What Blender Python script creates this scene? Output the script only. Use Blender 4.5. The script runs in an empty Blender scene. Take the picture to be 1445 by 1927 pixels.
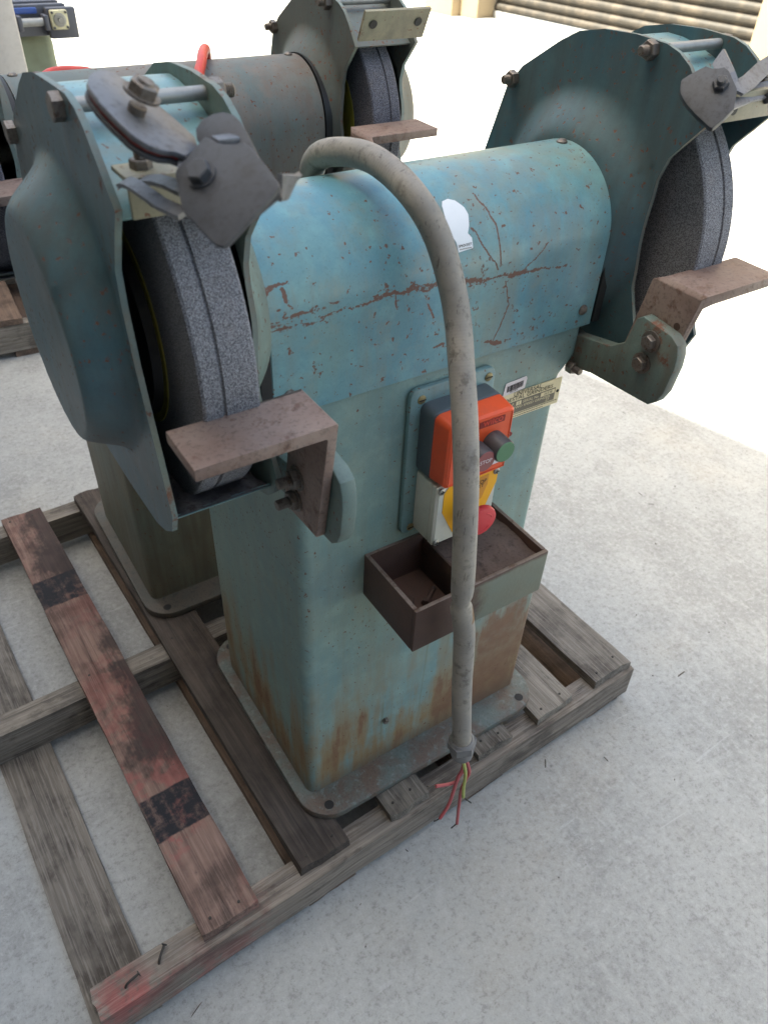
import bpy, bmesh, math, random
from mathutils import Vector, Matrix, noise as mnoise
random.seed(7)
R = math.radians
scene = bpy.context.scene
COL = scene.collection

# ------------------------------------------------------------------ camera
cam_d = bpy.data.cameras.new('camera'); cam = bpy.data.objects.new('camera', cam_d); COL.objects.link(cam)
cam_d.sensor_fit = 'VERTICAL'; cam_d.sensor_height = 36.0; cam_d.lens = 26.906
cam_d.clip_start = 0.02; cam_d.clip_end = 400
cam_right, cam_up, cam_fwd = Vector((.83845, -.54338, .04154)), Vector((.32842, .56399, .75766)), Vector((.43512, .62162, -.65150))
m3 = Matrix((cam_right, cam_up, -cam_fwd)).transposed()
q = m3.to_quaternion(); q.normalize()
cam.rotation_mode = 'QUATERNION'; cam.rotation_quaternion = q
cam.location = (-.2913, -.5818, 1.1698)
cam_d.dof.use_dof = True; cam_d.dof.focus_distance = 1.0; cam_d.dof.aperture_fstop = 9.0
scene.camera = cam

# ------------------------------------------------------------------ light
SUN_EL, SUN_AZ = R(60), R(172)      # azimuth of the sun measured from +X towards +Y
sun_dir = Vector((math.cos(SUN_EL)*math.cos(SUN_AZ), math.cos(SUN_EL)*math.sin(SUN_AZ), math.sin(SUN_EL)))
w = bpy.data.worlds.new('World'); scene.world = w; w.use_nodes = True
wn = w.node_tree; wn.nodes.clear()
sky = wn.nodes.new('ShaderNodeTexSky'); sky.sky_type = 'NISHITA'; sky.sun_disc = False
sky.sun_elevation = SUN_EL; sky.sun_rotation = math.pi/2 - SUN_AZ
sky.dust_density = 6.0; sky.air_density = 1.0; sky.ozone_density = .6
bg = wn.nodes.new('ShaderNodeBackground'); bg.inputs['Strength'].default_value = .12
wo = wn.nodes.new('ShaderNodeOutputWorld')
wn.links.new(sky.outputs[0], bg.inputs[0]); wn.links.new(bg.outputs[0], wo.inputs[0])
sun_l = bpy.data.lights.new('sun', 'SUN'); sun_l.energy = 5.0; sun_l.angle = R(.53); sun_l.color = (1, .95, .87)
sun = bpy.data.objects.new('sun', sun_l); COL.objects.link(sun)
sun.rotation_mode = 'QUATERNION'; sun.rotation_quaternion = sun_dir.to_track_quat('Z', 'Y')
sun.location = (0, 0, 10)
vs = scene.view_settings
vs.view_transform = 'Standard'; vs.look = 'None'; vs.gamma = 1.0; vs.use_curve_mapping = False
vs.exposure = 2.42
vs.use_white_balance = True; vs.white_balance_temperature = 6850; vs.white_balance_tint = 3
scene.cycles.max_bounces = 6; scene.cycles.diffuse_bounces = 4; scene.cycles.glossy_bounces = 3

# ------------------------------------------------------------------ material helpers
def srgb(r, g, b):
    f = lambda v: v/12.92 if v <= .04045 else ((v+.055)/1.055)**2.4
    return (f(r/255), f(g/255), f(b/255), 1)
class G:
    def __init__(s, name):
        s.m = bpy.data.materials.new(name); s.m.use_nodes = True
        s.t = s.m.node_tree; s.t.nodes.clear()
        s.out = s.t.nodes.new('ShaderNodeOutputMaterial'); s.b = s.t.nodes.new('ShaderNodeBsdfPrincipled')
        s.t.links.new(s.b.outputs[0], s.out.inputs[0])
        s.tc = s.t.nodes.new('ShaderNodeTexCoord'); s.o = s.tc.outputs['Object']
        s._xyz = None
    def L(s, a, sock):
        if hasattr(a, 'is_output') or isinstance(a, bpy.types.NodeSocket): s.t.links.new(a, sock)
        elif isinstance(a, (tuple, list)) and len(a) == 4 and sock.type == 'VECTOR': sock.default_value = a[:3]
        else: sock.default_value = a
    def math(s, op, a, b=0.0, c=None, clamp=False):
        n = s.t.nodes.new('ShaderNodeMath'); n.operation = op; n.use_clamp = clamp
        s.L(a, n.inputs[0]); s.L(b, n.inputs[1])
        if c is not None: s.L(c, n.inputs[2])
        return n.outputs[0]
    def vec(s, scale, off=(0, 0, 0)):
        n = s.t.nodes.new('ShaderNodeMapping'); s.t.links.new(s.o, n.inputs[0])
        n.inputs['Scale'].default_value = scale; n.inputs['Location'].default_value = off
        return n.outputs[0]
    def noise(s, scale, detail=3, rough=.55, v=None, dist=0.0):
        n = s.t.nodes.new('ShaderNodeTexNoise'); s.t.links.new(v or s.o, n.inputs['Vector'])
        n.inputs['Scale'].default_value = scale; n.inputs['Detail'].default_value = detail
        n.inputs['Roughness'].default_value = rough; n.inputs['Distortion'].default_value = dist
        return n.outputs[0]
    def vor(s, scale, v=None, feat='F1'):
        n = s.t.nodes.new('ShaderNodeTexVoronoi'); n.feature = feat; s.t.links.new(v or s.o, n.inputs['Vector'])
        n.inputs['Scale'].default_value = scale
        return n.outputs[0]
    def step(s, x, lo, hi):
        n = s.t.nodes.new('ShaderNodeMapRange'); n.interpolation_type = 'SMOOTHSTEP'
        s.L(x, n.inputs[0]); s.L(lo, n.inputs[1]); s.L(hi, n.inputs[2])
        return n.outputs[0]
    def mix(s, f, a, b, mode='MIX'):
        n = s.t.nodes.new('ShaderNodeMix'); n.data_type = 'RGBA'; n.blend_type = mode
        s.L(f, n.inputs[0]); s.L(a, n.inputs[6]); s.L(b, n.inputs[7])
        return n.outputs[2]
    def xyz(s):
        if not s._xyz:
            n = s.t.nodes.new('ShaderNodeSeparateXYZ'); s.t.links.new(s.o, n.inputs[0]); s._xyz = n.outputs
        return s._xyz
    def bump(s, h, strength=.3, dist=.002, prev=None):
        n = s.t.nodes.new('ShaderNodeBump'); n.inputs['Strength'].default_value = strength; n.inputs['Distance'].default_value = dist
        s.L(h, n.inputs['Height'])
        if prev: s.t.links.new(prev, n.inputs['Normal'])
        return n.outputs[0]
    def fin(s, col, rough, normal=None, metal=0.0, spec=.5):
        s.L(col, s.b.inputs['Base Color']); s.L(rough, s.b.inputs['Roughness']); s.L(metal, s.b.inputs['Metallic'])
        s.b.inputs['Specular IOR Level'].default_value = spec
        if normal: s.t.links.new(normal, s.b.inputs['Normal'])
        return s.m
    def seg(s, a, b, wd, nz):
        """soft distance mask round a segment in the X-Z plane, broken by noise"""
        x, _, z = s.xyz()
        ax, az = a; dx, dz = b[0]-a[0], b[1]-a[1]; L2 = dx*dx+dz*dz
        px = s.math('SUBTRACT', x, ax); pz = s.math('ADD', s.math('SUBTRACT', z, az), nz)
        t = s.math('DIVIDE', s.math('ADD', s.math('MULTIPLY', px, dx), s.math('MULTIPLY', pz, dz)), L2, clamp=True)
        ex = s.math('SUBTRACT', px, s.math('MULTIPLY', t, dx)); ez = s.math('SUBTRACT', pz, s.math('MULTIPLY', t, dz))
        d = s.math('SQRT', s.math('ADD', s.math('MULTIPLY', ex, ex), s.math('MULTIPLY', ez, ez)))
        return s.math('SUBTRACT', 1.0, s.math('DIVIDE', d, wd), clamp=True)

RUST = srgb(124, 76, 54); RUST2 = srgb(90, 60, 48)
def paint(name, base, alt, grime=(90, 88, 80), grime_amt=.35, rust=.0, speck=1.0, rough=.42, segs=(), runs=False, off=(0, 0, 0), band=False):
    g = G(name)
    v = g.vec((1, 1, 1), off)
    n1 = g.noise(5.5, 4, .6, v); n2 = g.noise(34, 5, .65, v); n3 = g.noise(2.2, 3, .5, v); fine = g.noise(420, 3, .6, v)
    col = g.mix(g.step(n1, .35, .65), srgb(*base), srgb(*alt))
    col = g.mix(g.math('MULTIPLY', g.step(n2, .42, .72), .28), col, srgb(*[min(255, int(c*1.18)+6) for c in alt]))
    streak = g.noise(1, 4, .6, g.vec((55, 55, 5), off))
    gm = g.math('MULTIPLY', g.step(g.math('ADD', g.math('MULTIPLY', n3, .6), g.math('MULTIPLY', streak, .45)), .46, .66), grime_amt)
    col = g.mix(gm, col, srgb(*grime))
    col = g.mix(g.math('MULTIPLY', g.step(fine, .5, .75), .16), col, srgb(35, 42, 42))
    dirt = g.math('MULTIPLY', g.step(g.noise(13, 7, .72, v), .50, .68), .8*grime_amt)
    col = g.mix(dirt, col, srgb(*[min(255, c+14) for c in grime]))
    # chipped specks
    cl = g.step(g.noise(7, 2, .5, v), .38, .68)
    s1 = g.step(g.noise(170, 3, .55, v), g.math('SUBTRACT', .668, g.math('MULTIPLY', cl, .085*speck)), .690)
    s1 = g.math('MULTIPLY', s1, g.step(n1, .25, .5)) if speck < 1 else s1
    mask = s1
    if rust > 0:
        patch = g.step(g.noise(15, 9, .7, v), .70-.16*rust, .74-.13*rust)
        mask = g.math('MAXIMUM', mask, patch)
    if segs:
        nz = g.math('MULTIPLY', g.math('SUBTRACT', g.noise(40, 5, .65), .5), .022)
        brk = g.math('ADD', g.math('MULTIPLY', g.noise(1, 5, .7, g.vec((70, 70, 260))), .55), g.math('MULTIPLY', g.noise(230, 3, .6), .45))
        for a, b, wd, amt in segs:
            k = g.seg(a, b, wd, nz)
            q_ = g.math('MULTIPLY', g.math('ADD', g.math('MULTIPLY', k, .36*amt), g.math('MULTIPLY', brk, .62)), g.step(k, .0, .08))
            mask = g.math('MAXIMUM', mask, g.step(q_, .555, .585))
    if runs:
        x, y, z = g.xyz()
        run = g.noise(1, 5, .62, g.vec((34, 34, 4.2))); blot = g.noise(9, 5, .65)
        low = g.step(z, .40, .05)
        right = g.step(x, .20, .36)
        below = g.math('MULTIPLY', right, g.step(z, .33, .27))
        f = g.math('ADD', g.math('MULTIPLY', run, .62), g.math('MULTIPLY', blot, .38))
        thr = g.math('SUBTRACT', .645, g.math('ADD', g.math('MULTIPLY', low, .11), g.math('MULTIPLY', below, .16)))
        rm = g.step(f, thr, g.math('ADD', thr, .075))
        rm = g.math('MULTIPLY', rm, g.step(z, .44, .30))
        soft = g.math('MULTIPLY', g.step(f, g.math('SUBTRACT', thr, .15), g.math('ADD', thr, .02)), g.math('MULTIPLY', low, .95))
        col = g.mix(soft, col, srgb(134, 112, 78))
        rvar = g.noise(26, 5, .65)
        col = g.mix(g.math('MULTIPLY', rm, g.step(rvar, .15, .6)), col, g.mix(g.noise(50, 4), srgb(106, 74, 56), srgb(128, 98, 72)))
        foot = g.math('MULTIPLY', g.step(z, .05, .0), .5)
        col = g.mix(foot, col, srgb(98, 82, 70))
        # oily drips beside the tray's edge
        dr = g.math('MULTIPLY', g.step(g.noise(1, 2, .5, g.vec((70, 70, 2.2), (3, 1, 0))), .66, .72), g.step(z, .62, .45))
        col = g.mix(g.math('MULTIPLY', dr, .35), col, srgb(100, 98, 70))
    rc = g.mix(g.noise(60, 3), RUST, RUST2)
    col = g.mix(g.math('MULTIPLY', mask, .9), col, rc)
    h = g.math('SUBTRACT', g.math('MULTIPLY', fine, .25), mask)
    nb = g.bump(h, .25, .0009)
    nb = g.bump(n2, .10, .002, nb)
    rr = g.math('ADD', g.math('MULTIPLY', n2, .22), g.math('ADD', rough-.1, g.math('MULTIPLY', mask, .3)))
    return g.fin(col, rr, nb, spec=.5)

def rusty(name, a, b, c, rough=.62, metal=.0, scale=1.0, bs=.35):
    g = G(name)
    n1 = g.noise(14*scale, 6, .65); n2 = g.noise(70*scale, 5, .7); n3 = g.noise(260*scale, 3, .6)
    col = g.mix(g.step(n1, .35, .65), srgb(*a), srgb(*b))
    col = g.mix(g.step(n2, .52, .68), col, srgb(*c))
    col = g.mix(g.math('MULTIPLY', g.step(n3, .5, .7), .35), col, srgb(40, 34, 32))
    nb = g.bump(g.math('ADD', n2, g.math('MULTIPLY', n3, .6)), bs, .0012)
    return g.fin(col, g.math('ADD', rough-.1, g.math('MULTIPLY', n1, .25)), nb, metal)

def plain(name, c, rough=.5, metal=0.0, var=.25, dirt=(60, 56, 50), scale=40, spec=.5):
    g = G(name)
    n = g.noise(scale, 5, .65); f = g.noise(scale*7, 2)
    col = g.mix(g.math('MULTIPLY', g.step(n, .42, .75), var), srgb(*c), srgb(*dirt))
    return g.fin(col, g.math('ADD', rough-.08, g.math('MULTIPLY', n, .2)), g.bump(f, .12, .0006), metal, spec)

def abrasive(name, a=(146, 147, 152), dark=(84, 84, 90)):
    g = G(name)
    n = g.noise(760, 2, .7); n2 = g.noise(1700, 1, .5); n3 = g.noise(18, 6, .7)
    col = g.mix(g.step(n, .36, .62), srgb(*dark), srgb(*a))
    col = g.mix(g.math('MULTIPLY', g.step(n2, .62, .72), .8), col, srgb(205, 205, 208))
    col = g.mix(g.math('MULTIPLY', g.step(n3, .5, .75), .25), col, srgb(120, 108, 96))
    return g.fin(col, .85, g.bump(g.math('ADD', n, g.math('MULTIPLY', n2, .5)), .8, .0018), 0, .3)

def wood(name, a, b, dark=(46, 40, 37), paintc=None, bands=(), axis='Y', off=(0, 0, 0), pale=.3, upto=None):
    g = G(name)
    sc = (95, 3.2, 95) if axis == 'Y' else (3.2, 95, 95)
    sf = (420, 12, 420) if axis == 'Y' else (12, 420, 420)
    gr = g.noise(1, 6, .62, g.vec(sc, off), .25); ff = g.noise(1, 3, .6, g.vec(sf, off))
    bl = g.noise(9, 5, .6, g.vec((1, 1, 1), off))
    col = g.mix(g.step(gr, .3, .7), srgb(*a), srgb(*b))
    col = g.mix(g.math('MULTIPLY', g.step(bl, .44, .66), .62), col, srgb(*dark))
    col = g.mix(g.math('MULTIPLY', g.step(g.noise(38, 5, .7, g.vec((1, .45, 1) if axis == 'Y' else (.45, 1, 1), off)), .54, .66), .45), col, srgb(58, 52, 48))
    crack = g.step(gr, .36, .30)
    col = g.mix(g.math('MULTIPLY', crack, .55), col, srgb(28, 24, 22))
    col = g.mix(g.math('MULTIPLY', g.step(ff, .48, .66), pale), col, srgb(*[min(255, c+38) for c in b]))
    if paintc:
        pm = g.step(g.math('ADD', g.math('MULTIPLY', bl, .6), g.math('MULTIPLY', g.noise(45, 5, .7), .5)), .50, .60)
        pm2 = g.math('MULTIPLY', pm, g.step(g.noise(3.1, 2), .38, .55))
        if bands: pm2 = g.math('MULTIPLY', pm2, g.math('ADD', .35, g.math('MULTIPLY', g.step(g.xyz()[1], .60, .12), .65)))
        if upto: pm2 = g.math('MULTIPLY', pm2, g.step(g.xyz()[0], upto[1], upto[0]))
        col = g.mix(g.math('MULTIPLY', pm2, .8), col, srgb(*paintc))
    if bands:
        x, y, z = g.xyz()
        sm = g.math('MULTIPLY', g.step(g.math('ADD', g.noise(7, 5, .7, g.vec((1, .6, 1), (4, 4, 4))), g.math('MULTIPLY', g.step(x, .19, .25), .10)), .52, .64), g.step(y, .22, .34))
        col = g.mix(g.math('MULTIPLY', sm, .8), col, srgb(48, 44, 44))
        yy = g.math('ADD', y, g.math('MULTIPLY', g.math('SUBTRACT', g.noise(60, 3), .5), .008))
        for lo, hi in bands:
            k = g.math('MULTIPLY', g.step(yy, lo-.002, lo+.002), g.step(yy, hi+.002, hi-.002))
            col = g.mix(g.math('MULTIPLY', k, g.step(g.math('ADD', g.math('MULTIPLY', g.noise(50, 6, .7), .6), g.math('MULTIPLY', gr, .4)), .30, .55)), col, srgb(42, 42, 46))
    nb = g.bump(g.math('ADD', gr, g.math('MULTIPLY', ff, .5)), .5, .003)
    return g.fin(col, .82, nb, 0, .25)

# ------------------------------------------------------------------ mesh helpers
def link(o, parent=None):
    COL.objects.link(o)
    if parent: o.parent = parent
    return o
class MB:
    def __init__(s): s.v = []; s.f = []
    def add(s, v, f):
        k = len(s.v); s.v += [tuple(p) for p in v]; s.f += [tuple(i+k for i in q) for q in f]; return s
    def box(s, x0, x1, y0, y1, z0, z1, bev=0.0, seg=2):
        bm = bmesh.new(); bmesh.ops.create_cube(bm, size=1)
        for p in bm.verts: p.co = ((x0+x1)/2+p.co.x*(x1-x0), (y0+y1)/2+p.co.y*(y1-y0), (z0+z1)/2+p.co.z*(z1-z0))
        if bev: bmesh.ops.bevel(bm, geom=bm.edges[:], offset=bev, segments=seg, profile=.5, affect='EDGES')
        return s.bm(bm)
    def bm(s, bm):
        bm.verts.index_update(); s.add([p.co for p in bm.verts], [[q.index for q in f.verts] for f in bm.faces]); bm.free(); return s
    def prism(s, pts, off, bev=0.0, seg=1):
        """flat polygon extruded by the vector off"""
        bm = bmesh.new(); off = Vector(off)
        a = [bm.verts.new(p) for p in pts]; b = [bm.verts.new(Vector(p)+off) for p in pts]; n = len(pts)
        bm.faces.new(a); bm.faces.new(b[::-1])
        for i in range(n): bm.faces.new((a[i], b[i], b[(i+1) % n], a[(i+1) % n]))
        bmesh.ops.recalc_face_normals(bm, faces=bm.faces[:])
        if bev:
            e = [e for e in bm.edges if (e.verts[0] in a) == (e.verts[1] in a)]
            bmesh.ops.bevel(bm, geom=e, offset=bev, segments=seg, profile=.5, affect='EDGES')
        return s.bm(bm)
    def lathe(s, c, ax, prof, n=48, close=False):
        """profile of (distance along ax, radius) round the axis through c"""
        c = Vector(c); ax = Vector(ax).normalized()
        u = ax.orthogonal().normalized(); w_ = ax.cross(u)
        v = []; f = []
        for d, r in prof:
            for k in range(n):
                t = 2*math.pi*k/n; v.append(c+ax*d+(u*math.cos(t)+w_*math.sin(t))*max(r, 1e-5))
        m = len(prof)
        for i in range(m-1):
            for k in range(n):
                k2 = (k+1) % n; f.append((i*n+k, i*n+k2, (i+1)*n+k2, (i+1)*n+k))
        if prof[0][1] > 1e-4: f.append(tuple(range(n))[::-1])
        if prof[-1][1] > 1e-4: f.append(tuple((m-1)*n+k for k in range(n)))
        return s.add(v, f)
    def hexa(s, c, ax, h, r, ch=.12, ang=0.0):
        c = Vector(c); ax = Vector(ax).normalized(); u = ax.orthogonal().normalized()
        u = Matrix.Rotation(ang, 3, ax) @ u; w_ = ax.cross(u); v = []; f = []
        for d, rr in ((0, r), (h*(1-ch), r), (h, r*.88)):
            for k in range(6):
                t = math.pi/3*k; v.append(c+ax*d+(u*math.cos(t)+w_*math.sin(t))*rr)
        for i in range(2):
            for k in range(6): f.append((i*6+k, i*6+(k+1) % 6, i*6+6+(k+1) % 6, i*6+6+k))
        f.append(tuple(range(6))[::-1]); f.append(tuple(range(12, 18)))
        return s.add(v, f)
    def cyl(s, a, b, r, n=16, r2=None):
        a = Vector(a); b = Vector(b); r2 = r if r2 is None else r2
        return s.lathe(a, b-a, [(0, r), ((b-a).length, r2)], n)
    def thread(s, a, b, r, pitch=.0016, n=12):
        a = Vector(a); b = Vector(b); L = (b-a).length; p = []; k = int(L/pitch)
        for i in range(k): p += [(i*pitch, r*.86), (i*pitch+pitch*.5, r)]
        p += [(L, r*.8)]
        return s.lathe(a, b-a, p, n)
    def tube(s, pts, r, n=12, sub=6, rings=None):
        P = [Vector(p) for p in pts]; Q = [P[0]*2-P[1]]+P+[P[-1]*2-P[-2]]; C = []
        for i in range(1, len(Q)-2):
            p0, p1, p2, p3 = Q[i-1:i+3]
            for k in range(sub):
                t = k/sub
                C.append(.5*((2*p1)+(p2-p0)*t+(2*p0-5*p1+4*p2-p3)*t*t+(3*p1-p0-3*p2+p3)*t**3))
        C.append(P[-1]); v = []; f = []; up = None
        for i, c in enumerate(C):
            d = (C[min(i+1, len(C)-1)]-C[max(i-1, 0)]).normalized()
            if up is None: up = d.orthogonal().normalized()
            up = (up-d*up.dot(d)).normalized(); w_ = d.cross(up)
            rr = r(i/(len(C)-1)) if callable(r) else r
            if not isinstance(rr, tuple): rr = (rr, rr)
            for k in range(n):
                t = 2*math.pi*k/n; v.append(c+up*math.cos(t)*rr[0]+w_*math.sin(t)*rr[1])
        for i in range(len(C)-1):
            for k in range(n):
                k2 = (k+1) % n; f.append((i*n+k, i*n+k2, (i+1)*n+k2, (i+1)*n+k))
        f.append(tuple(range(n))[::-1]); f.append(tuple((len(C)-1)*n+k for k in range(n)))
        return s.add(v, f)
    def build(s, name, mat, parent=None, smooth=35, tri=False):
        me = bpy.data.meshes.new(name); me.from_pydata(s.v, [], s.f); me.update()
        bm = bmesh.new(); bm.from_mesh(me); bmesh.ops.recalc_face_normals(bm, faces=bm.faces[:]); bm.to_mesh(me); bm.free()
        o = bpy.data.objects.new(name, me); me.materials.append(mat)
        if smooth:
            me.shade_smooth(); me.set_sharp_from_angle(angle=R(smooth))
        return link(o, parent)
def empty(name, label, cat, loc=(0, 0, 0), rz=0.0, group=None):
    o = bpy.data.objects.new(name, None); o.empty_display_size = .1; o.location = loc; o.rotation_euler = (0, 0, rz)
    o['label'] = label; o['category'] = cat
    if group: o['group'] = group
    return link(o)
def tag(o, label, cat, group=None):
    o['label'] = label; o['category'] = cat
    if group: o['group'] = group
    return o
def struct(o): o['kind'] = 'structure'; return o
def text_mesh(body, name, mat, parent, fn, width, bold=0.0, lines=1.0):
    """flat lettering; fn maps text coordinates (0..width, 0..height) to a point"""
    cu = bpy.data.curves.new('lettering', 'FONT'); cu.body = body; cu.offset = bold; cu.resolution_u = 3
    ob = bpy.data.objects.new('lettering_tmp', cu); COL.objects.link(ob)
    me = bpy.data.meshes.new_from_object(ob.evaluated_get(bpy.context.evaluated_depsgraph_get()))
    bpy.data.objects.remove(ob); bpy.data.curves.remove(cu)
    xs = [p.co.x for p in me.vertices]; x0, x1 = min(xs), max(xs); k = width/(x1-x0)
    for p in me.vertices: p.co = fn((p.co.x-x0)*k, p.co.y*k*lines)
    me.name = name; me.materials.clear(); me.materials.append(mat)
    return link(bpy.data.objects.new(name, me), parent)

# ------------------------------------------------------------------ materials
TEAL, BLUE = (107, 139, 139), (90, 138, 152)
segs = [((-.024, .842), (.05, .852), .014, .75), ((-.024, .836), (.12, .846), .014, .75), ((.09, .846), (.20, .842), .014, .9),
        ((.17, .842), (.30, .832), .012, .9), ((.28, .833), (.345, .829), .006, .8), ((.226, .915), (.242, .885), .0022, 1.2), ((.242, .885), (.246, .848), .0022, 1.2),
        ((.21, .887), (.243, .846), .0022, 1.2), ((.311, .859), (.282, .837), .0022, 1.2), ((.256, .828), (.266, .801), .0022, 1.1),
        ((.266, .801), (.251, .757), .0022, 1.2), ((.24, .757), (.262, .752), .006, 1.0), ((-.006, .873), (-.004, .862), .005, 1.2), ((-.022, .874), (0, .879), .004, 1.2),
        ((.154, .826), (.163, .811), .003, 1.1), ((.167, .77), (.179, .776), .005, 1.0), ((.113, .848), (.115, .83), .004, 1.0)]
m_house = paint('housing_paint', BLUE, (112, 150, 150), (128, 124, 104), .48, .0, 1.0, .33, segs)
m_ped = paint('pedestal_paint', TEAL, (128, 150, 142), (124, 126, 106), .45, .0, .75, .46, (), True)
m_guard = paint('guard_paint', (60, 96, 108), (76, 98, 102), (72, 72, 68), .55, .10, .9, .44)
m_gin = paint('guard_inner_paint', (104, 132, 128), (122, 138, 126), (98, 88, 76), .45, .35, .8, .5, off=(1, 2, 3))
m_edge = paint('lit_worn_edge_paint', (92, 120, 124), (112, 124, 116), (104, 86, 70), .6, .7, 1.0, .55, off=(3, 6, 2))  # paler plate edges: light on their front faces painted in, plus wear and rust
m_arm = paint('arm_paint', (92, 112, 108), (104, 120, 112), (86, 76, 64), .65, .75, .9, .55, off=(4, 2, 1))
m_plate = paint('switch_plate_paint', (98, 130, 134), (108, 138, 138), (96, 98, 90), .35, .0, .5, .4, off=(2, 2, 5))
m_flange = rusty('flange_metal', (92, 104, 100), (98, 82, 70), (110, 118, 114), .5)
m_rest = rusty('rest_steel', (126, 104, 94), (144, 126, 116), (108, 82, 70), .6, .05)
m_tray = rusty('tray_rust', (62, 48, 42), (80, 60, 50), (54, 44, 40), .7)
m_traydirt = rusty('tray_dirt', (92, 78, 72), (104, 88, 80), (72, 60, 54), .9)
m_wheel = abrasive('abrasive_grey')
m_wside = abrasive('abrasive_side', (70, 70, 74), (40, 40, 42))
m_steel = rusty('bolt_steel', (110, 102, 94), (126, 120, 114), (88, 74, 62), .45, .6, 2.0)
m_zinc = plain('zinc_rod', (158, 158, 154), .45, .5, .3)
m_dark = rusty('shield_steel', (64, 65, 68), (76, 77, 80), (58, 57, 58), .58, .05, 1.0, .15)
m_strip = rusty('strip_steel', (104, 106, 110), (118, 119, 122), (92, 90, 88), .45, .3, 1.0, .15)
m_arr = paint('arrester_paint', (136, 134, 112), (146, 136, 112), (96, 90, 78), .5, .5, 1.0, .5, off=(3, 1, 7))
m_hole = plain('hole_black', (24, 25, 26), .6)  # flat discs in this black paint the dark inside bolt holes
m_gap_shade = plain('gap_shade_black', (20, 22, 24), .5, 0, .1)
m_yellow = plain('blotter_yellow', (150, 142, 60), .7)
m_flg = plain('flange_dark', (46, 46, 46), .5, .3)
m_dust = rusty('grinding_dust', (96, 94, 98), (120, 116, 116), (78, 70, 68), .95)
m_grey = plain('switch_grey', (74, 84, 90), .5, 0, .25, (110, 110, 104))
m_red = plain('switch_red', (218, 82, 40), .42, 0, .22, (160, 84, 68), 60)
m_redtop = m_red
m_white = plain('box_white', (196, 196, 184), .5, 0, .25, (140, 136, 120))
m_yel = plain('label_yellow', (236, 170, 20), .5, 0, .12, (190, 140, 40))
m_tan = plain('label_tan', (206, 140, 40), .5, 0, .15)
m_mush = plain('mushroom_red', (196, 52, 58), .5, 0, .3, (160, 70, 70))
m_stop = plain('stop_button', (136, 74, 74), .5, 0, .4, (110, 92, 88))
m_green = plain('start_button', (74, 118, 84), .5, 0, .3, (110, 130, 110))
m_bezel = plain('button_bezel', (70, 66, 68), .5, 0, .3)
m_ink = plain('ink', (34, 32, 30), .7, 0, .1)
m_inkred = plain('logo_recess', (128, 24, 20), .6)
m_letter = plain('logo_letter', (206, 60, 36), .5)
m_brass = plain('brass_screw', (142, 130, 92), .4, .5, .4)
m_scr = plain('screw_steel', (150, 148, 142), .35, .7, .3)
m_label = plain('name_plate', (222, 210, 172), .5, 0, .2, (170, 150, 110))
m_labelgrey = plain('name_plate_panel', (104, 98, 84), .5, 0, .2, (150, 140, 110))
m_paper = plain('label_paper', (214, 208, 210), .6, 0, .12, (170, 160, 150))
m_stick = plain('sticker_vinyl', (222, 226, 230), .4, 0, .1, (170, 176, 180))
m_wire = plain('wire_red', (176, 84, 88), .5, 0, .25, (120, 50, 54), 60)
m_wirey = plain('wire_yellow_green', (164, 172, 92), .5, 0, .3, (90, 110, 60), 120)
m_copper = plain('wire_end', (58, 54, 50), .6, .3)
m_gland = plain('gland_grey', (112, 112, 112), .55, 0, .35, (70, 68, 66), 60)
def conduit_mat():
    g = G('conduit_grey')
    u = g.t.nodes.new('ShaderNodeUVMap'); s = g.t.nodes.new('ShaderNodeSeparateXYZ'); g.t.links.new(u.outputs[0], s.inputs[0])
    rib = g.math('SINE', g.math('MULTIPLY', s.outputs[0], 2*math.pi*330))
    n = g.noise(24, 5, .6); f = g.noise(300, 3)
    col = g.mix(g.step(n, .35, .7), srgb(134, 130, 124), srgb(152, 145, 134))
    col = g.mix(g.math('MULTIPLY', g.step(g.noise(46, 6, .7), .54, .66), .6), col, srgb(84, 78, 70))
    col = g.mix(g.math('MULTIPLY', g.step(g.noise(1, 5, .7, g.vec((160, 160, 22))), .60, .68), .7), col, srgb(58, 54, 50))
    col = g.mix(g.math('MULTIPLY', g.step(g.noise(9, 4, .6), .5, .7), .4), col, srgb(166, 158, 142))
    col = g.mix(g.math('MULTIPLY', g.step(f, .5, .8), .2), col, srgb(70, 66, 60))
    x, y, z = g.xyz()
    torn = g.math('MULTIPLY', g.math('MULTIPLY', g.step(z, .502, .507), g.step(z, .531, .526)), g.step(g.math('ADD', x, g.math('MULTIPLY', g.noise(90, 3), .006)), .134, .137))
    col = g.mix(torn, col, g.mix(g.noise(140, 4), srgb(150, 112, 66), srgb(64, 46, 34)))
    return g.fin(col, .62, g.bump(rib, .09, .0008), 0, .4)
m_cond = conduit_mat()

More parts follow.
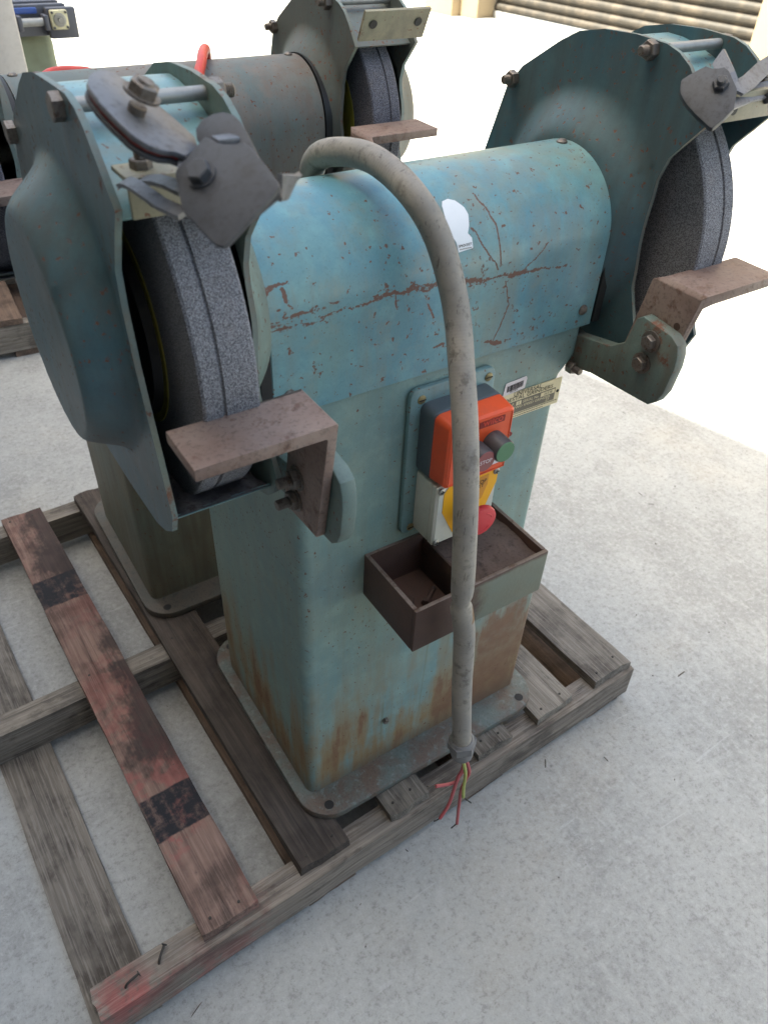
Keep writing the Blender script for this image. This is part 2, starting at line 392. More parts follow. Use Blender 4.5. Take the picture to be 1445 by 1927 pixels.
# ------------------------------------------------------------------ setting
FLOOR = -.132
def concrete():
    g = G('concrete')
    a = g.noise(.9, 5, .6); b = g.noise(5, 6, .68); c = g.noise(110, 4, .72); d = g.noise(420, 2, .6)
    e = g.noise(2.3, 6, .65, g.vec((1, 1, 1), (7, 3, 0)))
    col = g.mix(g.step(a, .35, .65), srgb(154, 155, 152), srgb(167, 168, 164))
    col = g.mix(g.math('MULTIPLY', g.step(b, .42, .68), .6), col, srgb(136, 136, 133))
    tr_ = g.noise(1, 5, .7, g.vec((26, 7, 1), (3, 1, 0)), 1.2)
    col = g.mix(g.math('MULTIPLY', g.step(tr_, .52, .68), .35), col, srgb(180, 180, 176))
    col = g.mix(g.math('MULTIPLY', g.step(g.noise(1, 4, .7, g.vec((9, 38, 1), (8, 2, 0)), .9), .60, .70), .3), col, srgb(120, 118, 113))
    col = g.mix(g.math('MULTIPLY', g.step(e, .52, .72), .4), col, srgb(170, 165, 154))
    col = g.mix(g.math('MULTIPLY', g.step(c, .48, .70), .5), col, srgb(184, 184, 182))
    col = g.mix(g.math('MULTIPLY', g.step(c, .48, .32), .5), col, srgb(118, 117, 113))
    col = g.mix(g.math('MULTIPLY', g.step(d, .58, .75), .30), col, srgb(96, 94, 90))
    spot = g.math('MULTIPLY', g.step(g.noise(15, 4, .6, g.vec((1, 1, 1), (2.2, 5.1, 0))), .69, .735), .7)
    col = g.mix(spot, col, srgb(84, 82, 82))
    scr = g.math('MULTIPLY', g.step(g.noise(1, 3, .6, g.vec((4, 50, 1), (1, 9, 0)), .8), .67, .71), .3)
    col = g.mix(scr, col, srgb(196, 196, 196))
    nb = g.bump(g.math('ADD', g.math('MULTIPLY', c, .7), d), .35, .0018)
    return g.fin(col, g.math('ADD', .52, g.math('MULTIPLY', c, .3)), nb, 0, .35)
m_conc = concrete()
fl = MB().add([(-60, -60, FLOOR), (80, -60, FLOOR), (80, 90, FLOOR), (-60, 90, FLOOR)], [(0, 1, 2, 3)]).build('floor', m_conc, None, 0)
struct(fl)

# unseen workshop beside the machines, its block shaped to throw the floor's shade
m_roof = plain('roof_sheet', (104, 102, 98), .6, 0, .2, (120, 118, 112), 3)
m_wall = plain('workshop_wall_paint', (92, 90, 86), .8, 0, .2, (100, 96, 90), 2)
HE = 5.4
sh = sun_dir.xy / sun_dir.z * (HE - FLOOR)
def eave(y):
    p = (1.655-.25*(y-.6), y); return (p[0]+sh.x, p[1]+sh.y)
e0, em, e1 = eave(-16), eave(.5), eave(20)
ws = empty('workshop', 'unseen grey workshop building, its wall and roof shaped to shade the machines', 'building', (-6, 0, FLOOR))
def wsp(mb, n, m): 
    o = mb.build(n, m, None, 0); o.parent = ws; o.matrix_parent_inverse = Matrix.Translation((6, 0, -FLOOR)); return o
foot = [e0, em, e1, (-14, e1[1]), (-14, e0[1])]
wsp(MB().prism([(x+(-.35 if x > -13 else 0), y, FLOOR) for x, y in foot], (0, 0, HE-.2-FLOOR)), 'wall', m_wall)
wsp(MB().prism([(x, y, HE-.19) for x, y in foot], (0, 0, .19)), 'roof', m_roof)

# unit across the yard: roller door between two piers
m_pier = plain('pier_render', (150, 134, 108), .8, 0, .25, (170, 150, 120), 5)
m_slat = plain('door_slat', (42, 38, 32), .6, 0, .3, (120, 106, 90), 6)
m_rail = plain('door_rail', (150, 150, 148), .5, .2, .25)
wang = math.atan2(.095, 1)
un = empty('facing_unit', 'tan rendered unit with a ribbed roller door across the sunlit yard', 'building', (6.03, 5.8, FLOOR), wang)
# local frame: x into the building, y along the wall
def unp(mb, n, m, parent=None, sm=30): return mb.build(n, m, parent or un, sm)
unp(MB().box(-.10, .5, -6.5, -2.0, 0, 4.0, .015), 'pier', m_pier)
unp(MB().box(-.10, .5, 1.15, 1.72, 0, 4.0, .015), 'pier', m_pier)
unp(MB().box(-.22, -.10, 1.42, 1.86, 0, 4.0, .01), 'pier', m_pier)
unp(MB().box(.0, .5, 4.8, 9.0, 0, 4.0, .015), 'pier', m_pier)
unp(MB().box(-.05, .5, -6.5, 9.0, 4.0, 5.2, .015), 'lintel', m_pier)
def slat_mesh(y0, y1):
    mb = MB(); pr = [(0, .0), (-.016, .006), (-.024, .022), (-.024, .044), (-.014, .060), (0, .068), (.008, .078), (0.0, .090)]
    v = [(x+.16, y0, z) for x, z in pr]+[(x+.16, y1, z) for x, z in pr]; n = len(pr)
    mb.add(v, [(i, i+1, n+i+1, n+i) for i in range(n-1)]); return mb
for (y0, y1) in ((-1.985, 1.135), (1.735, 4.785)):
    dr = MB().box(.13, .19, y0, y1, .006, .075, .006).build('roller_door', m_rail, un)
    s0 = slat_mesh(y0, y1).build('slat', m_slat, dr, 60); s0.location.z = .078
    for i in range(1, 44):
        s = s0.copy(); COL.objects.link(s); s.parent = dr; s.location.z = .078+.09*i
unp(MB().box(-.12, .10, -1.99, 1.14, -.02, .012), 'threshold', m_rail)

# ------------------------------------------------------------------ the grinder
AX = (.09, .838)          # axle (y, z)
XC = .192                 # centre of the machine along the axle
OUT = [(-.068, .979), (-.046, 1.008), (-.030, 1.024), (-.014, 1.033), (.004, 1.038), (.045, 1.040), (.09, 1.038), (.126, 1.031), (.154, 1.017), (.21, .982), (.233, .958),
       (.262, .874), (.276, .80), (.268, .74), (.24, .695), (.20, .672), (.154, .667), (.058, .668), (-.013, .674), (-.040, .685), (-.056, .70), (-.064, .722),
       (-.046, .756), (-.030, .795), (-.027, .84), (-.026, .915), (-.034, .940)]
OUTL = [(-.067, .986), (-.046, 1.008), (-.027, 1.027), (-.014, 1.036), (.004, 1.041)]+OUT[5:20]+[(-.060, .70), (-.070, .724), (-.060, .772), (-.050, .815), (-.041, .858), (-.036, .905), (-.037, .935), (-.052, .962)]
def resample(poly, step):
    out = []
    for i, a in enumerate(poly):
        b = poly[(i+1) % len(poly)]; L = math.dist(a, b); k = max(1, round(L/step))
        for j in range(k): out.append((a[0]+(b[0]-a[0])*j/k, a[1]+(b[1]-a[1])*j/k))
    return out
def sstep(x, a, b):
    t = max(0, min(1, (x-a)/(b-a))); return t*t*(3-2*t)
def guard_plate(x, th, flare_dir, H, rin, rout, ks=1.0, outline=OUT):
    """pressed side plate: flat rim swelling into a dish round the axle"""
    ol = [(AX[0]+(y-AX[0])*ks, AX[1]+(z-AX[1])*ks) for y, z in resample(outline, .008)]; rin *= ks; rout *= ks
    n = len(ol); rings = 52; mb = MB(); v = []; f = []
    for side in (0, 1):
        base = len(v)
        for k in range(rings+1):
            t = (k/rings)
            for (y, z) in ol:
                dy, dz = (y-AX[0])*t, (z-AX[1])*t; r = math.hypot(dy, dz)
                ro = rout+.025*max(0, dz/(r+1e-6))
                h = H*(1-sstep(r, rin, ro))
                v.append((x+flare_dir*h+(th if side else 0), AX[0]+dy, AX[1]+dz))
        for k in range(rings):
            for i in range(n):
                j = (i+1) % n; a = base+k*n
                f.append((a+i, a+j, a+n+j, a+n+i))
    m = (rings+1)*n
    for i in range(n):
        j = (i+1) % n; f.append((rings*n+i, rings*n+j, m+rings*n+j, m+rings*n+i))
    return mb.add(v, f)
BAND = [(-.054, .976), (-.032, .992), (.0, 1.009), (.022, 1.0175), (.045, 1.0245), (.068, 1.029), (.09, 1.030), (.122, 1.0235), (.150, 1.010), (.205, .976), (.227, .953)]
def band_mesh(x0, x1, ks=1.0):
    """strip that closes the guard between its two plates, open at the front"""
    pin = list(BAND)
    for (y, z) in OUT[11:21]:
        d = math.hypot(y-AX[0], z-AX[1]); k = (d-.007)/d; pin.append((AX[0]+(y-AX[0])*k, AX[1]+(z-AX[1])*k))
    def refine(P):
        o = []
        for a, b in zip(P, P[1:]):
            for j in range(4): o.append((a[0]+(b[0]-a[0])*j/4, a[1]+(b[1]-a[1])*j/4))
        return o+[P[-1]]
    P = [(AX[0]+(y-AX[0])*ks, AX[1]+(z-AX[1])*ks) for y, z in refine(pin)]; v = []; f = []
    for (y, z) in P:
        d = math.hypot(y-AX[0], z-AX[1]); k = (d-.003)/d; yi, zi = AX[0]+(y-AX[0])*k, AX[1]+(z-AX[1])*k
        v += [(x0, y, z), (x1, y, z), (x1, yi, zi), (x0, yi, zi)]
    for i in range(len(P)-1):
        a = 4*i
        for k in range(4): f.append((a+k, a+(k+1) % 4, a+4+(k+1) % 4, a+4+k))
    f += [(0, 1, 2, 3), tuple(4*(len(P)-1)+k for k in range(4))[::-1]]
    return MB().add(v, f)
ARM = [(.055, .735), (.003, .727), (-.05, .737), (-.068, .750), (-.076, .784), (-.084, .790), (-.126, .785), (-.137, .778), (-.141, .766), (-.142, .751), (-.138, .718), (-.132, .704), (-.122, .695), (-.108, .694),
       (-.031, .690), (.014, .680), (.055, .680)]

def edge_mat(o, P):
    o.data.materials.append(P['edge'])
    for p in o.data.polygons:
        if abs(p.normal.x) < .35 and p.area < 6e-5 and math.hypot(p.center.y-AX[0], p.center.z-AX[1]) > .1: p.material_index = 1
    return o

def make_grinder(name, label, loc, rz, P, rear=False):
    g = empty(name, label, 'grinder', loc, rz, 'pedestal grinders'); ks = .865 if rear else 1.0
    K = lambda y, z: (AX[0]+(y-AX[0])*ks, AX[1]+(z-AX[1])*ks)
    # --- base flange with rounded corners and black discs painted for its bolt holes
    x0, x1, y0, y1, rc = -.020, .458, -.052, .372, .055
    pts = []
    for cx, cy, a0 in ((x1-rc, y0+rc, -90), (x1-rc, y1-rc, 0), (x0+rc, y1-rc, 90), (x0+rc, y0+rc, 180)):
        for k in range(9):
            a = R(a0+k*90/8); pts.append((cx+rc*math.cos(a), cy+rc*math.sin(a), -.0148))
    fl = MB().prism(pts, (0, 0, .0148), .0025, 2).build('base_flange', P['flange'], g)
    for hx, hy in ((.018, -.031), (.420, -.031), (.018, .35), (.420, .35)):
        MB().lathe((hx, hy, .0004), (0, 0, 1), [(0, .0078), (.0002, .0078)], 20).build('bolt_hole', m_hole, fl, 0)
    # --- pedestal: lofted rounded rectangles
    mb = MB(); v = []; f = []; NC = 7
    rings = [(-.001, 0, .437), (.31, 0, .437), (.335, 0, .381), (.672, 0, .381), (.678, -.002, .383), (.699, -.019, .402), (.704, -.020, .403), (.7415, -.020, .403)]
    for z, xa, xb in rings:
        r = .016; ya, yb = 0, .319
        for cx, cy, a0 in ((xb-r, ya+r, -90), (xb-r, yb-r, 0), (xa+r, yb-r, 90), (xa+r, ya+r, 180)):
            for k in range(NC):
                a = R(a0+k*90/(NC-1)); v.append((cx+r*math.cos(a), cy+r*math.sin(a), z))
    n = 4*NC
    for i in range(len(rings)-1):
        for k in range(n): f.append((i*n+k, i*n+(k+1) % n, (i+1)*n+(k+1) % n, (i+1)*n+k))
    f.append(tuple(range(n))[::-1]); f.append(tuple((len(rings)-1)*n+k for k in range(n)))
    ped = MB().add(v, f).build('pedestal', P['ped'], g, 40)
    if not rear:
        b = MB().hexa((.140, 0, .105), (0, -1, 0), .006, .0055); b.build('bolt_stub', P['steel'], ped, 20)
    # --- motor housing: round-topped cover
    def u_shell(xa, xb, r, yc, zc, zb, ex=0.0):
        pr = [(yc-r, zb)]+[(yc-r*math.cos(R(a)), zc+r*math.sin(R(a))) for a in range(-8, 189, 4)]+[(yc+r, zb)]
        pr[1:3] = [(yc-r, zc)] if False else pr[1:3]
        pr = [(yc-r, zb)]+[(yc-r*math.cos(R(a)), zc+r*math.sin(R(a))) for a in range(0, 181, 4)]+[(yc+r, zb)]
        return pr
    hr, hy, hz = .087, .084, .844
    pr = u_shell(0, 0, hr, hy, hz, .7425)
    n = len(pr); v = []; f = []
    for x, k in ((-.024, .985), (-.0225, 1), (.406, 1), (.4075, .985)):
        v += [(x, hy+(y-hy)*k, .7425+(z-.7425)*(k if z > .743 else 1)) for y, z in pr]
    for i in range(3):
        for j in range(n-1): f.append((i*n+j, i*n+j+1, (i+1)*n+j+1, (i+1)*n+j))
    f.append(tuple(range(n))); f.append(tuple(3*n+k for k in range(n))[::-1])
    for i in range(3): f.append((i*n, (i+1)*n, (i+1)*n+n-1, i*n+n-1))
    hs = MB().add(v, f).build('motor_housing', P['house'], g, 40)
    for (px, py, pz, nx) in ((.392, .084, .9305, (0, 0, 1)), (-.010, .084, .9305, (0, 0, 1)), (.388, -.003, .765, (0, -1, 0)), (-.006, -.003, .765, (0, -1, 0))):
        MB().lathe((px, py, pz), nx, [(0, .0065), (.0018, .0062), (.0038, .0040), (.0044, 0)], 18).build('screw', P['screw'], hs)
    # black plate paints the gap's shade, plus a rubber seal, at each guard
    for s in (-1, 1):
        xa = XC+s*.2165
        mb = MB(); pr2 = u_shell(0, 0, .0885, hy, hz, .745); n = len(pr2)
        v = [(xa, y, z) for y, z in pr2]+[(xa+s*.011, y, z) for y, z in pr2]
        f = [(j, (j+1) % n, n+(j+1) % n, n+j) for j in range(n)]+[tuple(range(n)), tuple(range(2*n-1, n-1, -1))]
        mb.add(v, f).build('gap_shade_seal', m_gap_shade, g, 40)
    # --- wheel guards, wheels, rests
    for s in (-1, 1):
        X = lambda d: XC+s*d
        gd = edge_mat(guard_plate(X(.349)-(.005 if s > 0 else 0), .005, s, .038, .097, .121, ks, OUTL if s < 0 else OUT).build('wheel_guard', P['guard'], g, 40), P)
        gi = edge_mat(guard_plate(X(.240)-(0 if s > 0 else .005), .005, -s, .027, .090, .122, ks).build('inner_side_plate', P['guard'] if s > 0 else P['gin'], gd, 40), P)
        xa, xb = sorted((X(.2455), X(.3435)))
        band_mesh(xa, xb, ks).build('guard_band', P['house'] if not rear else P['guard'], gd, 40)
        # through bolts with heads and nuts
        for (by, bz) in (K(.020, 1.030), K(.222, .966)):
            MB().cyl((X(.236), by, bz), (X(.353), by, bz), .0052, 14).build('tie_rod', m_zinc, gd)
            MB().hexa((X(.349), by, bz), (s, 0, 0), .008, .0098, .1, .3).build('bolt_head', P['steel'], gd, 20)
            nb = MB().hexa((X(.240), by, bz), (-s, 0, 0), .009, .0098, .15, .5)
            nb.thread((X(.232), by, bz), (X(.222), by, bz), .0052); nb.build('nut', P['steel'], gd, 30)
        MB().hexa((X(.349), *K(.238, .742)), (s, 0, 0), .010, .009, .1).build('bolt_head', P['steel'], gd, 20)
        # spark arrester angle at the top of the opening
        if not rear:
            ar = MB().box(xa+.003, xb-.003, -.0765, -.0725, .982, 1.008, .0008).box(xa+.003, xb-.003, -.0724, -.044, 1.0045, 1.008, .0008)
            ar = ar.build('spark_arrester', P['arr'], gd, 40)
            for q in (-1, 1):
                bx = (xa+xb)/2+q*.030
                MB().hexa((bx, -.058, 1.008), (0, 0, 1), .006, .0075).thread((bx, -.058, 1.014), (bx, -.058, 1.022), .0042).build('nut', P['steel'], ar, 30)
                MB().lathe((bx, -.0765, .993), (0, -1, 0), [(0, .0052), (.0003, .0052)], 16).build('slot_hole', m_hole, ar, 0)
        else:
            bx0, bx1 = xa-.006, xb+.006
            ar = MB().prism([(bx0, -.056, .968), (bx1, -.056, .968), (bx1, -.074, 1.006), (bx0, -.074, 1.006)], (0, .004, .002)).build('spark_arrester', P['arr'], gd, 40)
            for q in (-1, 1):
                bx = (xa+xb)/2+q*.038
                MB().lathe((bx, -.0672, .9895), (0, -.905, -.42), [(0, .006), (.0006, .006)], 16).build('bolt_hole', m_hole, ar, 0)
        # wheel
        wl = X(.265); ww = .0505; r = .1775*ks
        pf = [(0, .02), (0, r-.004), (.0008, r-.0015), (.003, r), (.0300, r), (.0312, r-.0022), (.0326, r-.0022), (.0338, r), (ww-.003, r), (ww-.0008, r-.0015), (ww, r-.004), (ww, .02)]
        wh = MB().lathe((wl, AX[0], AX[1]), (s, 0, 0), pf, 128).build('grinding_wheel', P['wheel'], g, 30)
        MB().lathe((wl+s*(ww+.0003), *AX), (s, 0, 0), [(0, .102), (.0012, .102)], 72).build('paper_blotter', m_yellow, wh, 40)
        MB().lathe((wl+s*(ww+.0017), *AX), (s, 0, 0), [(0, .094), (.008, .092), (.012, .05), (.02, .05)], 64).build('clamp_flange', m_flg, wh, 40)
        MB().lathe((wl-s*.0003, *AX), (-s, 0, 0), [(0, .098), (.0012, .098)], 72).build('paper_blotter', m_yellow, wh, 40)
        MB().cyl((X(.21), *AX), (X(.335), *AX), .014, 20).build('spindle', P['steel'], wh)
        # dust caught in the bottom of the guard
        mb = MB(); nx, ny = 14, 10; v = []; f = []
        for i in range(nx+1):
            for j in range(ny+1):
                x = xa+(xb-xa)*i/nx; y = AX[0]+(-.053-AX[0])*ks+.10*j/ny
                t = max(0, min(1, (.047-y)/.1))
                edge = min(1, min(i, nx-i)/2)*min(1, j/1.5)
                z = AX[1]+(.681-AX[1])*ks+.0105*t+.016*t**3+.012*(mnoise.noise(Vector((x*60, y*60, s*3)))*.6+.5)*edge
                v.append((x, y, z))
        for i in range(nx):
            for j in range(ny): a = i*(ny+1)+j; f.append((a, a+1, a+ny+2, a+ny+1))
        mb.add(v, f).build('grinding_dust', m_dust, gd, 60)
        # tool rest and its arm
        dz = (.0 if s > 0 else -.022)
        up = .028 if rear else 0
        zt = (.832 if s > 0 else .822)+up
        xa_, xb_ = sorted((X(.204), X(.220)))
        am = MB().prism([(xa_, y, z+dz+up) for y, z in ARM], (xb_-xa_, 0, 0), .0022, 2).build('rest_arm', P['arm'], g, 35)
        rx0, rx1 = (X(.2205), X(.344)) if s > 0 else (X(.346), X(.2205))
        leg0, leg1 = (rx0, rx0+.011) if s > 0 else (rx1-.011, rx1)
        th = .0115
        # bent plate: profile in X-Z extruded in Y
        ca, cb = (rx0, rx1) if s > 0 else (rx1, rx0)   # ca = bend side
        prof = [(cb, zt), (ca-s*-.004, zt), (ca, zt-.005), (ca, zt-.148), (ca+s*.010, zt-.148), (ca+s*.010, zt-th-.006), (ca+s*.015, zt-th), (cb, zt-th)]
        mb = MB(); ys = [-.141+.0, -.083]
        yo = .022 if rear else 0
        v = [(x, -.141+yo, z) for x, z in prof]+[(x, -.083+yo, z) for x, z in prof]; n = len(prof)
        bm = bmesh.new(); A = [bm.verts.new(p) for p in v[:n]]; B = [bm.verts.new(p) for p in v[n:]]
        # the leg runs further back than the plate and is cut on a slant
        for i in (3, 4): A[i].co.y = -.112; A[i].co.z += .004; B[i].co.y = -.046
        for i in (2, 5): B[i].co.y = -.070; A[i].co.y = -.136
        bm.faces.new(A); bm.faces.new(B[::-1])
        for i in range(n): bm.faces.new((A[i], B[i], B[(i+1) % n], A[(i+1) % n]))
        bmesh.ops.recalc_face_normals(bm, faces=bm.faces[:])
        bmesh.ops.bevel(bm, geom=bm.edges[:], offset=.0013, segments=2, profile=.5, affect='EDGES')
        rest = MB().bm(bm).build('tool_rest', P['rest'], g, 35)
        for (by, bz) in (((-.103, .768), (-.099, .739)) if s > 0 else ((-.078, .727), (-.073, .698))):
            bz += up
            if s > 0:
                MB().lathe((X(.204), by, bz), (-1, 0, 0), [(0, .0125), (.002, .0125)], 24).hexa((X(.204)-.002, by, bz), (-1, 0, 0), .007, .0088, .15, .4).build('bolt', P['steel'], rest, 25)
            else:
                xl = X(.2305)
                MB().hexa((xl, by, bz), (-1, 0, 0), .008, .0102, .15, .2).lathe((xl, by, bz), (-1, 0, 0), [(0, .0128), (.0018, .0128)], 24).thread((xl-.008, by, bz), (xl-.021, by, bz), .0055).build('bolt', P['steel'], rest, 25)
        if s > 0:
            MB().lathe((X(.2205), -.118, zt-.043), (-1, 0, 0), [(0, .0042), (.0006, .0042)], 16).build('leg_hole_disc', P['tray'], rest, 0)  # dark disc painted for the hole in the leg
        MB().hexa((X(.203), .004, .684+up), (0, -1, 0), .010, .0085).thread((X(.203), -.006, .684+up), (X(.203), -.016, .684+up), .0048).build('bolt', P['steel'], am, 25)
    return g, ped, hs

PM = dict(flange=m_flange, ped=m_ped, house=m_house, guard=m_guard, gin=m_gin, arm=m_arm, rest=m_rest, steel=m_steel, screw=m_steel, arr=m_arr, wheel=m_wheel, tray=m_tray, edge=m_edge)
gr, ped, hs = make_grinder('pedestal_grinder', 'teal double-ended pedestal grinder nearest the camera, with orange switch and front tray', (0, 0, 0), 0, PM)
m_house2 = paint('rear_housing_paint', (116, 108, 100), (92, 104, 102), (104, 92, 82), .9, .35, 1.0, .62, off=(9, 4, 2))
m_ped2 = paint('rear_pedestal_paint', (104, 112, 100), (112, 110, 92), (84, 74, 60), .6, .2, .8, .6, off=(5, 4, 2))
m_guard2 = paint('rear_guard_paint', (78, 92, 92), (92, 98, 94), (84, 78, 70), .6, .4, 1.0, .55, off=(7, 1, 2))
m_wheel2 = abrasive('abrasive_blue', (104, 106, 118), (58, 58, 66))
PR = dict(PM, flange=rusty('rear_flange_metal', (78, 78, 70), (88, 80, 70), (66, 66, 62), .65), ped=m_ped2, house=m_house2, guard=m_guard2, gin=m_guard2, wheel=m_wheel2, arm=m_guard2)
gr2, ped2, hs2 = make_grinder('pedestal_grinder', 'grimy brown-grey pedestal grinder standing behind the teal one', (-.066, .538, 0), 0, PR, True)

# ------------------------------------------------------------------ parts only the front machine shows
FY = -.0  # pedestal front plane
def front(y): return lambda x0, z0: (lambda a, b: (x0+a, y, z0+b))
# tray
tr = MB(); t = .006; X0, X1, Y0, Z0, Z1 = .089, .296, -.115, .430, .502
bm = bmesh.new()
tr.box(X0, X1, Y0, Y0+t, Z0, Z1, .0015).box(X0, X0+t, Y0+t, -.0005, Z0, Z1, .0012).box(X1-t, X1, Y0+t, -.0005, Z0, Z1, .0012)
tr.box(X0+t, X1-t, -.0045, -.0005, Z0, Z1-.001).box(X0+t, X1-t, Y0+t, -.0045, Z0, Z0+t)
def tray_front_mat():
    g = G('tray_paint_rust')
    x, y, z = g.xyz(); n = g.noise(24, 6, .65)
    k = g.step(g.math('ADD', x, g.math('MULTIPLY', g.math('SUBTRACT', n, .5), .10)),   .165, .200)
    k = g.math('MULTIPLY', k, g.step(g.math('ADD', z, g.math('MULTIPLY', n, .012)), .507, .500)); k = g.math('MULTIPLY', k, g.step(y, -.112, -.1135))
    r = g.mix(g.noise(40, 5), srgb(66, 50, 44), srgb(88, 64, 54)); p = g.mix(g.noise(16, 5), srgb(108, 126, 116), srgb(104, 90, 68))
    return g.fin(g.mix(k, r, p), .65, g.bump(g.noise(200, 4), .3, .001))
tray = tr.build('parts_tray', tray_front_mat(), gr, 35)
tray.data.materials.append(rusty('tray_rim', (104, 92, 86), (120, 108, 100), (90, 72, 62), .55, .2))
for p in tray.data.polygons:
    if p.normal.z > .6 and p.center.z > Z1-.004: p.material_index = 1
MB().box(X0+.088, X0+.092, Y0+t, -.0045, Z0+t, Z1-.010, .0008).build('divider', m_tray, tray)
mb = MB(); nx, ny = 16, 14; v = []; f = []
for i in range(nx+1):
    for j in range(ny+1):
        x = X0+.0925+(X1-t-X0-.0925)*i/nx; y = Y0+t+(-.0045-Y0-t)*j/ny
        v.append((x, y, Z1-.013+.004*mnoise.noise(Vector((x*40, y*40, 1)))))
for i in range(nx):
    for j in range(ny): a = i*(ny+1)+j; f.append((a, a+1, a+ny+2, a+ny+1))
MB().add(v, f).build('caked_dust', m_traydirt, tray, 60)
bolt_t = empty('loose_bolt', 'small rusty bolt lying in the open left end of the tray', 'bolt', (.148, -.062, .441), R(35))
MB().cyl((0, 0, 0), (.026, 0, 0), .0035, 12).build('shank', m_tray, bolt_t)
MB().hexa((0, 0, 0), (-1, 0, 0), .006, .0068).build('head', m_tray, bolt_t, 20)
tag(MB().hexa((.128, -.048, .4365), (0, 0, 1), .006, .0085).lathe((.128, -.048, .4425), (0, 0, 1), [(0, .0045), (.0003, .0045)], 12).build('loose_nut', m_tray), 'dark rusty nut at the bottom of the tray', 'nut')
# switch plate
rp = []
for cx, cz, a0 in ((.247, .527, -90), (.247, .717, 0), (.149, .717, 90), (.149, .527, 180)):
    for k in range(7): a = R(a0+k*15); rp.append((cx+.011*math.cos(a), -.0005, cz+.011*math.sin(a)))
sp = MB().prism(rp, (0, -.0075, 0), .002, 2).build('switch_plate', m_plate, gr, 40)
for (x, z) in ((.153, .714), (.2475, .716), (.152, .526), (.246, .528)):
    sc = MB().lathe((x, -.008, z), (0, -1, 0), [(0, .0055), (.0008, .0055), (.0016, .0042), (.0018, 0)], 20).build('screw', m_brass, sp)
    MB().box(x-.0045, x+.0045, -.0103, -.0094, z-.0006, z+.0006).build('slot', m_ink, sc, 0)
# start-stop switch: grey back, red front
def rbox(x0, x1, y0, y1, z0, z1, r, tap=0.0, n=5):
    v = []; f = []; ring = [(y0, 0), (y1+.003, tap), (y1, tap+.003)]
    for y, ins in ring:
        rr = max(.001, r-ins*.3); a_, b_, c_, d_ = x0+ins, x1-ins, z0+ins, z1-ins
        for cx, cz, a0 in ((b_-rr, c_+rr, -90), (b_-rr, d_-rr, 0), (a_+rr, d_-rr, 90), (a_+rr, c_+rr, 180)):
            for k in range(n): a = R(a0+k*90/(n-1)); v.append((cx+rr*math.cos(a), y, cz+rr*math.sin(a)))
    N = 4*n
    for i in range(2):
        for k in range(N): f.append((i*N+k, i*N+(k+1) % N, (i+1)*N+(k+1) % N, (i+1)*N+k))
    f.append(tuple(range(N))); f.append(tuple(2*N+k for k in range(N))[::-1])
    return MB().add(v, f)
sw = rbox(.1525, .250, -.0082, -.034, .6165, .709, .009).build('start_stop_switch', m_grey, gr, 35)
lid = rbox(.1532, .2493, -.0342, -.0605, .6170, .7085, .009, .002).build('lid', m_red, sw, 35)
# raised border on the lid
bd = MB()
for a in ((.161, .242, .7015, .7025), (.161, .242, .6235, .6245), (.160, .161, .6235, .7025), (.242, .243, .6235, .7025)):
    bd.box(a[0], a[1], -.0613, -.0600, a[2], a[3])
bd.build('border', m_red, lid, 0)
MB().box(.196, .232, -.0610, -.0601, .6915, .6995).build('logo_panel', m_inkred, lid, 0)
text_mesh('wilco', 'logo', m_letter, lid, lambda a, b: (.2005+a, -.0613, .6932+b), .0285, .01)
MB().box(.197, .240, -.0609, -.0602, .632, .6395).build('label_strip', m_paper, lid, 0)
for (x, z, m, L, r, nm) in ((.2185, .667, m_green, .024, .0142, 'start_button'), (.1935, .661, m_stop, .021, .0142, 'stop_button')):
    b_ = MB().lathe((x, -.0600, z), (0, -1, 0), [(0, r+.0006), (L-.002, r), (L, r-.001)], 36).build(nm, m_bezel, sw, 40)
    MB().lathe((x, -.0600-L, z), (0, -1, 0), [(0, r-.0012), (.0005, r-.0016), (.0006, 0)], 36).build('cap', m, b_, 40)
    if nm == 'stop_button': text_mesh('STOP', 'lettering', m_paper, b_, lambda a, b: (.1935-.0085+a, -.0819, .659+b), .017)
MB().lathe((.2447, -.0575, .668), (0, -1, 0), [(0, .003), (.0035, .003)], 14).build('lid_screw', m_inkred, sw)
# emergency stop box
es = rbox(.1555, .2475, -.0082, -.040, .524, .6145, .003).build('emergency_stop_box', m_white, gr, 35)
el = rbox(.1552, .2478, -.0405, -.0505, .5237, .6148, .003).build('lid', m_white, es, 35)
ye = [(.171, .612), (.243, .612), (.2455, .606), (.2455, .592), (.226, .540), (.185, .535), (.165, .575), (.165, .604)]
MB().prism([(x, -.0506, z) for x, z in ye], (0, -.0005, 0)).build('yellow_label', m_yel, el, 0)
sh_ = [(.189, .609), (.2310, .609), (.2310, .594), (.2240, .574), (.196, .574), (.189, .592)]
MB().prism([(x, -.0512, z) for x, z in sh_], (0, -.0003, 0)).build('shield_panel', m_tan, el, 0)
text_mesh('STOP', 'lettering', m_ink, el, lambda a, b: (.2095+a, -.0518, .5985+b), .0190, .01)
text_mesh('RESET', 'lettering', m_ink, el, lambda a, b: (.2060+a, -.0518, .5925+b), .0190)
for (x, z) in ((.1605, .6095), (.1605, .529), (.2425, .6095), (.2425, .529)):
    sc = MB().lathe((x, -.0505, z), (0, -1, 0), [(0, .0046), (.0015, .0046), (.0026, .003), (.0028, 0)], 18).build('screw', m_scr, el)
    MB().box(x-.003, x+.003, -.0536, -.0528, z-.0005, z+.0005).box(x-.0005, x+.0005, -.0535, -.0527, z-.003, z+.003).build('slot', m_ink, sc, 0)
st = MB().lathe((.2035, -.051, .568), (0, -1, 0), [(0, .0125), (.003, .0125), (.0032, .0105), (.022, .0105)], 30).build('button_stem', m_bezel, es)
